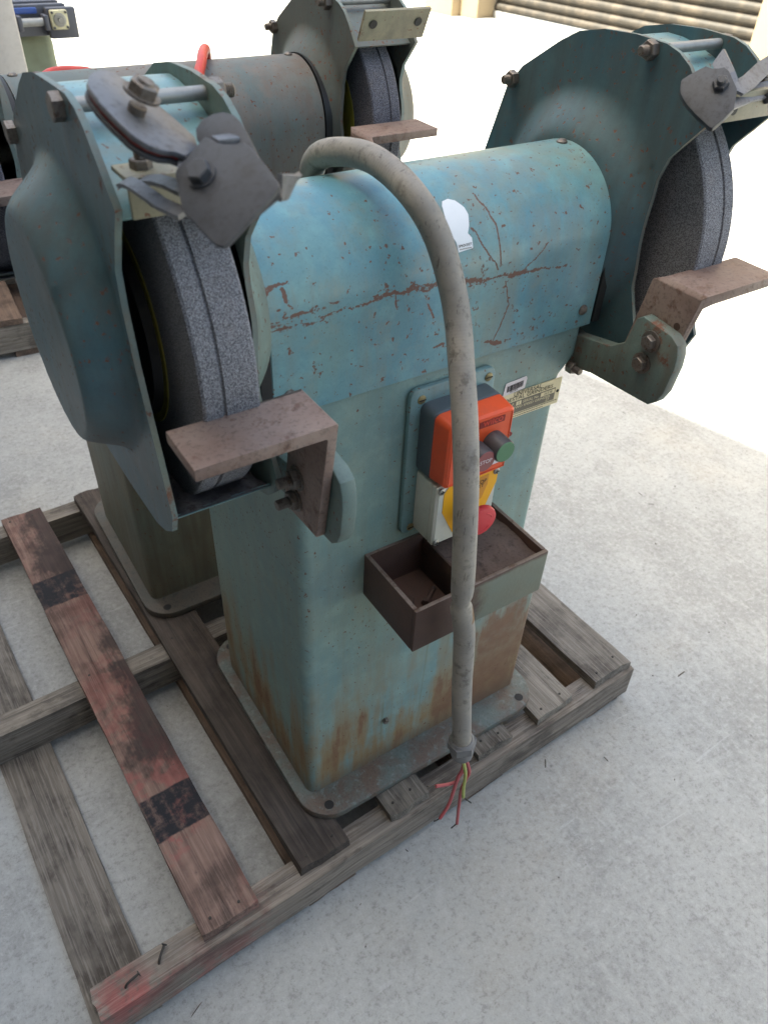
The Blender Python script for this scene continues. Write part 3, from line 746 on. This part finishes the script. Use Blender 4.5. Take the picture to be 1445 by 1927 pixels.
mu = MB().lathe((.2035, -.071, .568), (0, -1, 0), [(0, .0105), (.002, .0185), (.005, .0205), (.009, .0205), (.0115, .0195), (.0125, .0165), (.0128, .0)], 48).build('mushroom_button', m_mush, es, 40)
arc = MB()
for k in range(3):
    a0 = R(20+120*k); pts = [(.2035+.0125*math.cos(a0+R(i*8)), -.0838, .568+.0125*math.sin(a0+R(i*8))) for i in range(8)]
    arc.tube(pts, .0006, 6, 2)
arc.build('turn_arrow', m_mush, mu)
# name plate and barcode label on the pedestal
npl = MB().box(.268, .3805, -.0016, -.0004, .636, .6745).build('name_plate', m_label, gr, 0)
pan = MB().box(.274, .372, -.0020, -.0016, .6435, .6615).build('dark_panel', m_labelgrey, npl, 0)
Tt = lambda s, x, z, wd, m, y=-.0021, b=.0, ln=1.0: text_mesh(s, 'lettering', m, npl, lambda a, c: (x+a, y, z+c), wd, b, ln)
Tt('UNIVERSAL', .300, .6690, .046, m_ink); Tt('PEDESTAL GRINDERS', .277, .6633, .089, m_ink, ln=.8)
Tt('H.P.', .2935, .6555, .0095, m_label, -.0023); Tt('SERIAL No', .317, .6555, .026, m_label, -.0023)
for a_, b_, c_, d_ in ((.306, .3145, .6545, .6602), (.347, .3705, .6545, .6602), (.276, .2915, .6545, .6602), (.276, .298, .6455, .6515)): MB().box(a_, b_, -.00225, -.002, c_, d_).build('blank_field', m_label, npl, 0)
Tt('3', .309, .6557, .002, m_ink, -.0024); Tt('26538', .352, .6557, .014, m_ink, -.0024)
Tt('TWO SPEED GRINDER', .302, .6500, .062, m_label, -.0023, ln=.8); Tt('27', .357, .6450, .006, m_label, -.0023)
for q, (z, x0, x1) in enumerate(((.6412, .274, .378), (.6378, .28, .355))):
    mb = MB(); x = x0
    while x < x1:
        l = random.uniform(.0012, .005); mb.box(x, min(x+l, x1), -.0019, -.0017, z, z+.0011); x += l+.0008
    mb.build('fine_print', m_labelgrey, npl, 0)
for x, z in ((.3765, .655), (.272, .655)): MB().lathe((x, -.0016, z), (0, -1, 0), [(0, .0022), (.001, .0018), (.0013, 0)], 12).build('rivet', m_ink, npl)
bl = MB().prism([(.282, -.0006, .6735), (.317, -.0006, .6765), (.3185, -.0006, .690), (.3165, -.0006, .6935), (.2845, -.0006, .6915)], (0, -.0004, 0)).build('barcode_label', m_paper, gr, 0)
mb = MB(); x = .2875
while x < .313:
    wd = random.choice((.0004, .0006, .0011)); mb.box(x, x+wd, -.0013, -.0011, .6785+(x-.2875)*.08, .6868+(x-.2875)*.08); x += wd+random.choice((.0004, .0007))
mb.build('bars', m_ink, bl, 0)
text_mesh('0011826', 'lettering', m_ink, bl, lambda a, b: (.293+a, -.0012, .6764+a*.08+b), .012)
# vinyl sticker wrapped on the round of the housing (its printed figure is left out)
def on_house(x, deg, lift=.0): 
    a = R(deg); r = .0872+lift; return (x, .084-r*math.cos(a), .844+r*math.sin(a))
so = [(.1860, 51.5), (.1935, 52.5), (.2010, 50.5), (.2085, 45.0), (.2105, 40.0), (.2080, 33.0), (.2040, 27.5), (.2085, 25.0), (.2085, 18.5), (.1900, 17.6), (.1885, 24.0), (.1850, 28.5), (.1820, 35.0), (.1825, 43.0), (.1835, 48.5)]
cx_, cd_ = .196, 35
rings_ = 8; v = [on_house(cx_, cd_, .0004)]; so_ = resample(so, 1.2)
for k in range(1, rings_+1):
    for (x, d) in so_: v.append(on_house(cx_+(x-cx_)*k/rings_, cd_+(d-cd_)*k/rings_, .0004))
n = len(so_); f = [(0, 1+i, 1+(i+1) % n) for i in range(n)]
for k in range(rings_-1):
    for i in range(n): f.append((1+k*n+i, 1+k*n+(i+1) % n, 1+(k+1)*n+(i+1) % n, 1+(k+1)*n+i))
stk = MB().add(v, f).build('vinyl_sticker', m_stick, gr, 60)
text_mesh('SPROCKET', 'lettering', m_ink, stk, lambda a, b: on_house(.1905+a, 20.6+b*57.3/.087, .0009), .0165, .01)
mb = MB()
for i in range(9):
    for q in (0,): mb.add([on_house(.1915+i*.0017, 18.9, .0009), on_house(.1915+i*.0017+.0013, 18.9, .0009), on_house(.1915+i*.0017+.0013, 19.5, .0009), on_house(.1915+i*.0017, 19.5, .0009)], [(0, 1, 2, 3)])
mb.build('fine_print', m_labelgrey, stk, 0)

# ------------------------------------------------------------------ eye shield fittings on the front machine
def plate(name, pts, th, mat, parent, n, bev=.0008): 
    n = Vector(n).normalized(); return MB().prism(pts, n*-th, bev, 2).build(name, mat, parent, 35)
N1 = (.3625, -.2958, .8838); N2 = (-.5351, -.3022, .7889); N3 = (-.6315, -.3701, .6814)
disc = [(-.1603,-.0786,1.0672),(-.1557,-.0715,1.0677),(-.1475,-.0640,1.0668),(-.1412,-.0624,1.0648),(-.1354,-.0686,1.0603),(-.1273,-.0781,1.0538),(-.1222,-.0894,1.0479),(-.1176,-.0990,1.0429),(-.1134,-.1106,1.0372),(-.1165,-.1220,1.0347),(-.1298,-.1362,1.0354),(-.1351,-.1352,1.0379),(-.1431,-.1383,1.0402),(-.1505,-.1375,1.0435),(-.1569,-.1318,1.0480),(-.1612,-.1204,1.0536),(-.1647,-.1066,1.0596),(-.1654,-.0937,1.0643),(-.1642,-.0871,1.0660)]
n1 = Vector(N1).normalized(); n2 = Vector(N2).normalized(); n3 = Vector(N3).normalized()
hold = plate('shield_holder', disc, .0035, m_strip, gr, N1)
cen = sum((Vector(p) for p in disc), Vector())/len(disc)
lo = [cen+(Vector(p)-cen)*.93-n1*.0036 for p in disc]
plate('red_washer', lo, .0022, plain('washer_red', (150, 60, 56), .6), hold, N1)
lo2 = [cen+(Vector(p)-cen)*.98-n1*.0059 for p in disc]
plate('backing_plate', lo2, .003, m_dark, hold, N1)
bc = Vector((-.1409, -.1070, 1.0611))
MB().lathe(bc, n1, [(0, .0105), (.0015, .0105)], 24).hexa(bc+n1*.0015, n1, .0062, .0086, .12, .3).lathe(bc+n1*.0077, n1, [(0, .0050), (.0014, .0046)], 14).build('bolt', m_steel, hold, 25)
# short post that carries the disc on the tie rod
MB().cyl(bc-n1*.006, bc-n1*.016, .0052, 14).build('bolt_shank', m_steel, hold)
MB().tube([bc-n1*.011, (-.130, -.070, 1.045), (-.115, -.020, 1.036), (-.105, .020, 1.030)], .0045, 10, 5).build('swivel_arm', m_steel, hold)
clamp = [(-.1389,-.1422,1.0304),(-.1187,-.1392,1.0452),(-.1169,-.1435,1.0448),(-.1154,-.1485,1.0439),(-.1126,-.1533,1.0439),(-.1086,-.1582,1.0448),(-.1050,-.1615,1.0459),(-.1036,-.1674,1.0446),(-.1028,-.1816,1.0397),(-.1023,-.1959,1.0346),(-.1032,-.1988,1.0329),(-.1057,-.1997,1.0308),(-.1361,-.2021,1.0092),(-.1388,-.2012,1.0078),(-.1410,-.1980,1.0075),(-.1424,-.1933,1.0084),(-.1461,-.1662,1.0162),(-.1449,-.1596,1.0196),(-.1425,-.1527,1.0239),(-.1408,-.1448,1.0280)]
cp = plate('clamp_plate', clamp, .0035, m_dark, gr, N2)
cb = Vector((-.1299, -.1574, 1.0306))
MB().lathe(cb, n2, [(0, .0088), (.0012, .0088)], 24).hexa(cb+n2*.0012, n2, .005, .0072, .12, .5).build('bolt', m_dark, cp, 25)
MB().cyl(cb-n2*.003, cb-n2*.026, .0042, 12).build('bolt_shank', m_steel, cp)
p2 = [(-.1337,-.1423,1.0241),(-.1126,-.1409,1.0390),(-.1009,-.1571,1.0406),(-.0985,-.1916,1.0291),(-.1005,-.1940,1.0268),(-.1178,-.1924,1.0157),(-.1337,-.1893,1.0061),(-.1378,-.1638,1.0131)]
plate('rear_clamp_plate', p2, .003, m_dark, cp, N2)
p3 = [(-.1140,-.1137,1.0425),(-.1089,-.1119,1.0466),(-.1025,-.1146,1.0499),(-.0977,-.1188,1.0515),(-.0944,-.1258,1.0511),(-.0935,-.1333,1.0489),(-.0940,-.1407,1.0457),(-.0957,-.1578,1.0380),(-.0964,-.1654,1.0346),(-.1062,-.1533,1.0326),(-.1165,-.1337,1.0332),(-.1163,-.1197,1.0386)]
plate('rounded_clamp_plate', p3, .004, m_dark, cp, N2)
MB().box(-.1125, -.0985, -.1430, -.1330, 1.0395, 1.0435, .001).build('spacer', m_strip, cp)
def strip(name, path, wdir, wd, th, mat, parent):
    mb = MB(); P_ = [Vector(p) for p in path]; wdir = Vector(wdir).normalized(); v = []; f = []
    for i, p in enumerate(P_):
        d = (P_[min(i+1, len(P_)-1)]-P_[max(i-1, 0)]).normalized(); wv = (wdir-d*wdir.dot(d)).normalized(); nn = d.cross(wv)
        v += [p+wv*wd/2+nn*th/2, p-wv*wd/2+nn*th/2, p-wv*wd/2-nn*th/2, p+wv*wd/2-nn*th/2]
    for i in range(len(P_)-1):
        for k in range(4): f.append((4*i+k, 4*i+(k+1) % 4, 4*i+4+(k+1) % 4, 4*i+4+k))
    f += [(0, 1, 2, 3), tuple(4*(len(P_)-1)+k for k in (3, 2, 1, 0))]
    return mb.add(v, f).build(name, mat, parent, 40)
# fork strips from the arrester angle forward to the clamp
strip('fork_strip', [(-.152, -.0785, 1.0065), (-.1518, -.086, 1.0095), (-.151, -.097, 1.0112), (-.150, -.113, 1.0115), (-.146, -.131, 1.009), (-.140, -.149, 1.008)], (.8, .2, .25), .0085, .003, m_strip, cp)
strip('fork_strip', [(-.139, -.0785, 1.0065), (-.139, -.091, 1.0105), (-.138, -.104, 1.014), (-.137, -.122, 1.017), (-.135, -.141, 1.018)], (.8, .2, .25), .0085, .003, m_strip, cp)
strip('link_strip', [(-.1215, -.116, 1.0345), (-.128, -.135, 1.031), (-.134, -.147, 1.0265)], (1, -.2, 0), .012, .0028, m_strip, cp)
strip('link_strip', [(-.0985, -.190, 1.029), (-.085, -.178, 1.024), (-.075, -.160, 1.020)], (1, .9, .2), .014, .003, m_strip, cp)
rc_ = [(.3993,-.0493,1.0175),(.4009,-.0492,1.0190),(.4070,-.0519,1.0232),(.4136,-.0552,1.0275),(.4185,-.0581,1.0305),(.4195,-.0609,1.0299),(.4211,-.0644,1.0294),(.4241,-.0686,1.0300),(.4277,-.0718,1.0315),(.4284,-.0779,1.0289),(.4254,-.0937,1.0176),(.4208,-.0984,1.0107),(.4162,-.1031,1.0039),(.4064,-.1020,.9954),(.3972,-.1000,.9879),(.3958,-.0977,.9880),(.3937,-.0806,.9952),(.3928,-.0673,1.0017),(.3936,-.0572,1.0079),(.3957,-.0533,1.0119)]
rcl = plate('clamp_plate', rc_, .007, m_dark, gr, N3)
rb = Vector((.4185, -.0798, 1.0186))
MB().hexa(rb, n3, .005, .0075, .15, .4).thread(rb+n3*.005, rb+n3*.009, .0042).build('nut', m_dark, rcl, 25)
rs = Vector((.004, .010, -.002))
strip('shield_strip', [Vector(p)+rs for p in ((.4541,-.0505,1.0344),(.4425,-.0734,1.0239),(.4451,-.0838,1.0157),(.4476,-.0869,1.0145),(.4664,-.0820,1.0163),(.5042,-.0685,1.0238),(.560,-.055,1.032))], (.4, .7, .5), .016, .003, m_strip, rcl)
strip('shield_strip', [Vector(p)+rs for p in ((.4252,-.0907,1.0035),(.4546,-.0854,1.0052),(.4739,-.0817,1.0063),(.4969,-.0811,1.0069),(.560,-.080,1.010))], (.4, .7, .5), .018, .003, m_strip, rcl)
MB().hexa((.505, -.075, 1.005), (.3, -.5, -.6), .009, .009).build('bolt', m_dark, rcl, 25)

# ------------------------------------------------------------------ grey conduit draped over the front machine
cpts = [(.150, .235, .70), (.140, .212, .80), (.126, .190, .875), (.112, .160, .915), (.100, .120, .9415), (.104, .090, .9525), (.1135, .0575, .9560), (.1169, .020, .9520), (.1200, -.0180, .9385),
        (.1325, -.0350, .9110), (.1407, -.0500, .8750), (.1434, -.0650, .8382), (.1351, -.0900, .7959), (.1258, -.1150, .7526), (.1186, -.1350, .7034), (.1183, -.1450, .6402), (.1205, -.1500, .5808), (.1238, -.1505, .5321), (.1285, -.1515, .5078), (.1370, -.1510, .4635), (.1444, -.1550, .3600), (.1566, -.1600, .2415)]
cab = empty('power_conduit', 'thick grey flexible conduit draped over the teal grinder, bare wires at its end', 'cable', (.15, .235, .70))
KINK = .803
def crad(t):
    k = math.exp(-((t-KINK)/.010)**2); return (.0130*(1-.22*k), .0130*(1-.10*k))
mbc = MB().tube(cpts, crad, 24, 14)
co = mbc.build('conduit', m_cond, None, 60)
uv = co.data.uv_layers.new(name='UVMap'); nr = 24
tot = len(co.data.vertices)//nr; arcl = [0.0]; P_ = [sum((co.data.vertices[i*nr+k].co for k in range(nr)), Vector())/nr for i in range(tot)]
for i in range(1, tot): arcl.append(arcl[-1]+(P_[i]-P_[i-1]).length)
for lp in co.data.loops: uv.data[lp.index].uv = (arcl[min(tot-1, lp.vertex_index//nr)], (lp.vertex_index % nr)/nr)
def cpar(o): o.parent = cab; o.matrix_parent_inverse = Matrix.Translation((-.15, -.235, -.70)); return o
cpar(co)
ge = Vector((.1566, -.1600, .2415)); gd_ = (Vector((.1627, -.1610, .1905))-ge).normalized()
ga = ge-gd_*.004
gm = MB(); gm.hexa(ga, gd_, .017, .0205, .1, .2); gm.lathe(ga+gd_*.017, gd_, [(0, .0175), (.010, .0170), (.020, .0155), (.024, .011)], 24)
gm.lathe(ga+gd_*-.003, gd_, [(0, .0150), (.003, .0175)], 24)
cpar(gm.build('gland_nut', m_gland, None, 25))
for pts, end, m_ in (([(.1665,-.162,.188),(.1655,-.1630,.1631),(.1602,-.1630,.1517),(.1570,-.1630,.1238),(.1514,-.1630,.0799),(.1380,-.1630,.0508)], [(.1380,-.1630,.0508),(.132,-.163,.0512),(.1266,-.1630,.0533)], m_wire),
                     ([(.170,-.160,.188),(.1800,-.1580,.160),(.1868,-.1580,.1324),(.1830,-.1580,.1135),(.1777,-.1580,.0907),(.1795,-.1580,.0447),(.1836,-.1580,-.0204)], [(.1836,-.1580,-.0200),(.178,-.158,-.0225),(.1721,-.1580,-.0244)], m_wire),
                     ([(.168,-.159,.188),(.1756,-.1560,.1481),(.1693,-.1560,.1333),(.1652,-.1560,.1225),(.1479,-.1560,.1301),(.1246,-.1560,.1464)], [(.1246,-.1560,.1464),(.116,-.156,.152),(.1089,-.1560,.1600)], m_wire),
                     ([(.163,-.165,.190),(.1699,-.1670,.1529),(.1715,-.1670,.1164),(.1751,-.1670,.0852)], [(.1751,-.1670,.0852),(.1876,-.1670,.0623),(.1955,-.1670,.0479)], m_wirey)):
    wob = cpar(MB().tube(pts, .0026, 10, 8).build('wire', m_, None, 60))
    e_ = MB().tube(end, .0012, 6, 4).build('bare_end', m_copper, None, 60); e_.parent = wob; e_.matrix_parent_inverse = Matrix.Translation((-.15, -.235, -.70)) if False else Matrix()

# red hose draped over the rear machine
hose = [(.235, .735, .80), (.225, .705, .88), (.205, .650, .937), (.182, .605, .9445), (.163, .566, .9410), (.147, .540, .930), (.138, .522, .908), (.130, .508, .875), (.115, .49, .82), (.08, .48, .77), (.05, .495, .80), (.055, .62, .88), (.041, .660, .9140), (.015, .670, .9205), (-.015, .670, .9205), (-.038, .660, .9140), (-.06, .70, .90), (-.07, .73, .80)]
tag(MB().tube(hose, .0072, 14, 8).build('red_hose', plain('hose_red', (206, 66, 52), .45, 0, .2, (150, 70, 60), 60), None, 60), 'red hose looped over the housing of the rear grinder', 'hose')

# ------------------------------------------------------------------ pallet
pal = empty('timber_pallet', 'weathered timber pallet under both grinders with one red painted board', 'pallet', (-.391, -.121, FLOOR), R(2.1))
ZT = -.0155-FLOOR    # top of the deck above the floor
def board(name, x0, x1, y0, y1, z0, z1, mat, jag=.004, axis='Y', seed=0, parent=None):
    """sawn plank with slightly wavy edges and rough ends"""
    rnd = random.Random(seed); nl, nw = 22, 5; v = []; f = []
    off = rnd.uniform(0, 50)
    ends = [[rnd.uniform(0, jag) for _ in range(nw+1)] for _ in range(2)]
    a0, a1, b0, b1 = (y0, y1, x0, x1) if axis == 'Y' else (x0, x1, y0, y1)
    for lay in (0, 1):
        for i in range(nl+1):
            for j in range(nw+1):
                t = i/nl; l = a0+(a1-a0)*t
                if i == 0: l += ends[0][j]*(1 if lay else .6)
                if i == nl: l -= ends[1][j]*(1 if lay else .6)
                u = j/nw; wv = b0+(b1-b0)*u
                if j in (0, nw): wv += .0022*mnoise.noise(Vector((l*9, off+j, lay*.6)))+.0012*mnoise.noise(Vector((l*45, off+j, lay)))
                z = (z1 if lay else z0)+(.0012*mnoise.noise(Vector((l*7, wv*30, off))) if lay else 0)
                if lay and j in (0, nw): z -= .0012
                if lay and i in (0, nl): z -= .0012
                v.append((wv, l, z) if axis == 'Y' else (l, wv, z))
    W = nw+1; N = (nl+1)*W
    for i in range(nl):
        for j in range(nw):
            a = i*W+j
            f.append((a, a+1, a+W+1, a+W)); f.append((N+a, N+a+W, N+a+W+1, N+a+1))
    for i in range(nl):
        f.append((i*W, (i+1)*W, N+(i+1)*W, N+i*W)); a = i*W+nw; f.append((a, N+a, N+a+W, a+W))
    for j in range(nw):
        f.append((j, N+j, N+j+1, j+1)); a = nl*W+j; f.append((a, a+1, N+a+1, N+a))
    return MB().add(v, f).build(name, mat, parent or pal, 30)
w_grey = wood('wood_grey', (98, 92, 85), (134, 127, 117))
w_grey2 = wood('wood_pale', (108, 101, 92), (142, 135, 124), off=(3, 7, 1))
w_dark = wood('wood_dark', (62, 57, 53), (88, 79, 72), off=(5, 2, 1), pale=.12)
w_brown = wood('wood_brown', (92, 78, 68), (120, 100, 86), off=(8, 1, 1), pale=.15)
w_paint = wood('wood_red_paint', (104, 84, 76), (142, 116, 104), paintc=(150, 92, 86), bands=((.175, .255), (.755, .84)), off=(1, 4, 6), pale=.2)
w_bear = wood('wood_bearer', (100, 94, 86), (140, 132, 121), axis='X', off=(2, 2, 2))
w_bear_r = wood('wood_bearer_red', (102, 93, 85), (142, 132, 120), axis='X', paintc=(176, 92, 88), off=(2, 5, 2), upto=(.10, .30))
DT = .0205
decks = [(.161, .249, w_paint), (.325, .413, w_dark), (.490, .568, w_grey), (.682, .760, w_grey), (.822, .915, w_grey2), (.972, 1.068, w_grey)]
for i, (a, b, m_) in enumerate(decks):
    bo = board('deck_board', a, b, .010+.004*math.sin(i*2.3), 1.085, ZT-DT, ZT, m_, .006, seed=i)
    for (yy) in ((.030,), (.55,), (1.065,)):
        for xx in (a+.018, b-.022):
            MB().lathe((xx+random.uniform(-.004, .004), yy[0]+random.uniform(-.006, .006), ZT-.0006), (0, 0, 1), [(0, .0024), (.0012, .0022), (.0014, 0)], 8).build('nail', m_copper, bo)
zb = ZT-DT-.001
for i, (y0, y1, m_, xa, xb) in enumerate(((.0, .046, w_bear_r, 0, 1.082), (.522, .568, w_bear, -.02, 1.085), (1.045, 1.09, w_bear, 0, 1.08))):
    board('bearer', xa, xb, y0, y1, .0205, zb, m_, .005, 'X', 20+i)
for i, (a, b) in enumerate(((-.012, .078), (.33, .42), (.66, .75), (.975, 1.065))):
    board('base_board', a, b, .004, 1.086, .0005, .0200, w_brown if i else w_grey, .004, seed=40+i)
for (x, y, dx, dy) in ((.045, .020, .022, .003), (.095, .022, .016, .016)):
    MB().tube([(x, y, zb-.004), (x+dx*.2, y+dy*.2, zb+.006), (x+dx, y+dy, zb+.009)], .0019, 8, 4).lathe((x+dx, y+dy, zb+.009), (dx, dy, .003), [(0, .004), (.0012, .004)], 10).build('bent_nail', m_copper, pal)

# ------------------------------------------------------------------ things far behind, upper left
pal2 = empty('far_pallet', 'plain wooden pallet on the floor behind the rear grinder', 'pallet', (-1.02, 1.97, FLOOR), R(-3))
for i in range(8): board('deck_board', .02+i*.13, .12+i*.13, 0, 1.1, .112, .132, w_brown if i % 2 else w_grey2, .004, seed=60+i, parent=pal2)
for y0 in (.0, .53, 1.05): board('bearer', 0, 1.08, y0, y0+.045, .022, .111, w_bear, .004, 'X', 80+int(y0*9), parent=pal2)
for i, x0 in enumerate((0, .49, .98)): board('base_board', x0, x0+.1, 0, 1.1, .001, .021, w_brown, .004, seed=90+i, parent=pal2)
m_blue = plain('machine_blue', (44, 78, 150), .45, 0, .25, (30, 50, 90), 12)
m_mgrey = plain('machine_grey', (120, 124, 132), .5, .1, .25, (84, 84, 84), 12)
m_mgreen = plain('machine_green', (122, 132, 112), .7, 0, .45, (90, 86, 66), 9)
m_cream = plain('bearing_cream', (206, 200, 164), .5, 0, .25)
lin = empty('linishing_machine', 'grey and blue belt machine on a green stand, behind the rear grinder', 'machine', (.12, 2.42, .0))
MB().box(-.34, .30, -.10, .42, 0, .10, .01).build('foot', m_blue, lin)
MB().box(-.22, .275, -.02, .36, .10, .690, .03, 3).build('stand', m_mgreen, lin)
m_mdark = plain('machine_dark', (78, 80, 88), .5, .1, .3, (58, 58, 60), 12)
MB().box(-.40, .300, -.06, .34, .775, .782, .002).build('belt', m_mdark, lin)
for y0 in (-.10, .36): MB().box(-.60, .31, y0, y0+.03, .695, .778, .004).build('side_frame', m_mdark, lin)
MB().box(-.60, .22, -.112, -.101, .756, .772, .003).build('blue_rail', m_blue, lin)
MB().cyl((.25, -.07, .735), (.25, .36, .735), .028, 24).build('roller', m_zinc, lin)
MB().cyl((.165, -.130, .737), (.228, -.130, .737), .011, 20).build('tension_screw', m_zinc, lin)
for x0 in (.150, .228): MB().box(x0, x0+.014, -.150, -.101, .716, .756, .003).build('tension_bracket', m_mdark, lin)
MB().box(.243, .33, -.130, -.101, .690, .772, .004).build('end_plate', m_mdark, lin)
be = MB().box(.249, .301, -.145, -.1305, .716, .768, .005).build('flange_bearing', m_cream, lin)
MB().lathe((.275, -.145, .742), (0, -1, 0), [(0, .019), (.004, .018), (.0045, .012), (.003, .012), (.003, .007), (.008, .006), (.008, 0)], 30).build('bearing_ring', m_scr, be)
for dx in (-.020, .020):
    for dz in (-.020, .020): MB().hexa((.275+dx, -.145, .742+dz), (0, -1, 0), .004, .004).build('bolt', m_dark, be, 20)
m_post = plain('post_white', (196, 190, 182), .6, 0, .15)
post = empty('steel_post', 'off-white square steel post at the upper left edge of the picture', 'post', (.187, 2.15, FLOOR))
MB().box(-.048, .048, -.05, .05, .0125, 1.9, .006).build('shaft', m_post, post)
MB().box(-.085, .085, -.085, .085, .0, .012, .002).build('foot_plate', m_mgrey, post)
MB().box(-.05, .05, -.052, .052, 1.9005, 1.906, .002).build('cap', m_post, post)

# ------------------------------------------------------------------ grit and splinters swept round the pallet
mb = MB(); rg = random.Random(3)
for i in range(80):
    if i < 55: x, y = rg.uniform(-.45, .95), rg.uniform(-.30, .95)
    else: x, y = rg.uniform(.2, 1.4), rg.uniform(-.25, 1.3)
    a = rg.uniform(0, 6.28); l = rg.uniform(.001, .0035) if rg.random() < .85 else rg.uniform(.006, .014); wd = rg.uniform(.0006, .0016); h = rg.uniform(.0005, .0016)
    c_, s_ = math.cos(a), math.sin(a)
    P4 = [(-l, -wd), (l, -wd*.6), (l*.8, wd), (-l*.7, wd*.8)]
    v = [(x+u*c_-t_*s_, y+u*s_+t_*c_, FLOOR+.0002) for u, t_ in P4]+[(x+.7*(u*c_-t_*s_), y+.7*(u*s_+t_*c_), FLOOR+.0002+h) for u, t_ in P4]
    mb.add(v, [(3, 2, 1, 0), (4, 5, 6, 7), (0, 1, 5, 4), (1, 2, 6, 5), (2, 3, 7, 6), (3, 0, 4, 7)])
gt = tag(mb.build('floor_grit', rusty('grit_dark', (92, 84, 76), (64, 58, 54), (120, 108, 94), .9), None, 0), 'fine dark grit and splinters scattered on the concrete round the pallet', 'grit'); gt['kind'] = 'stuff'
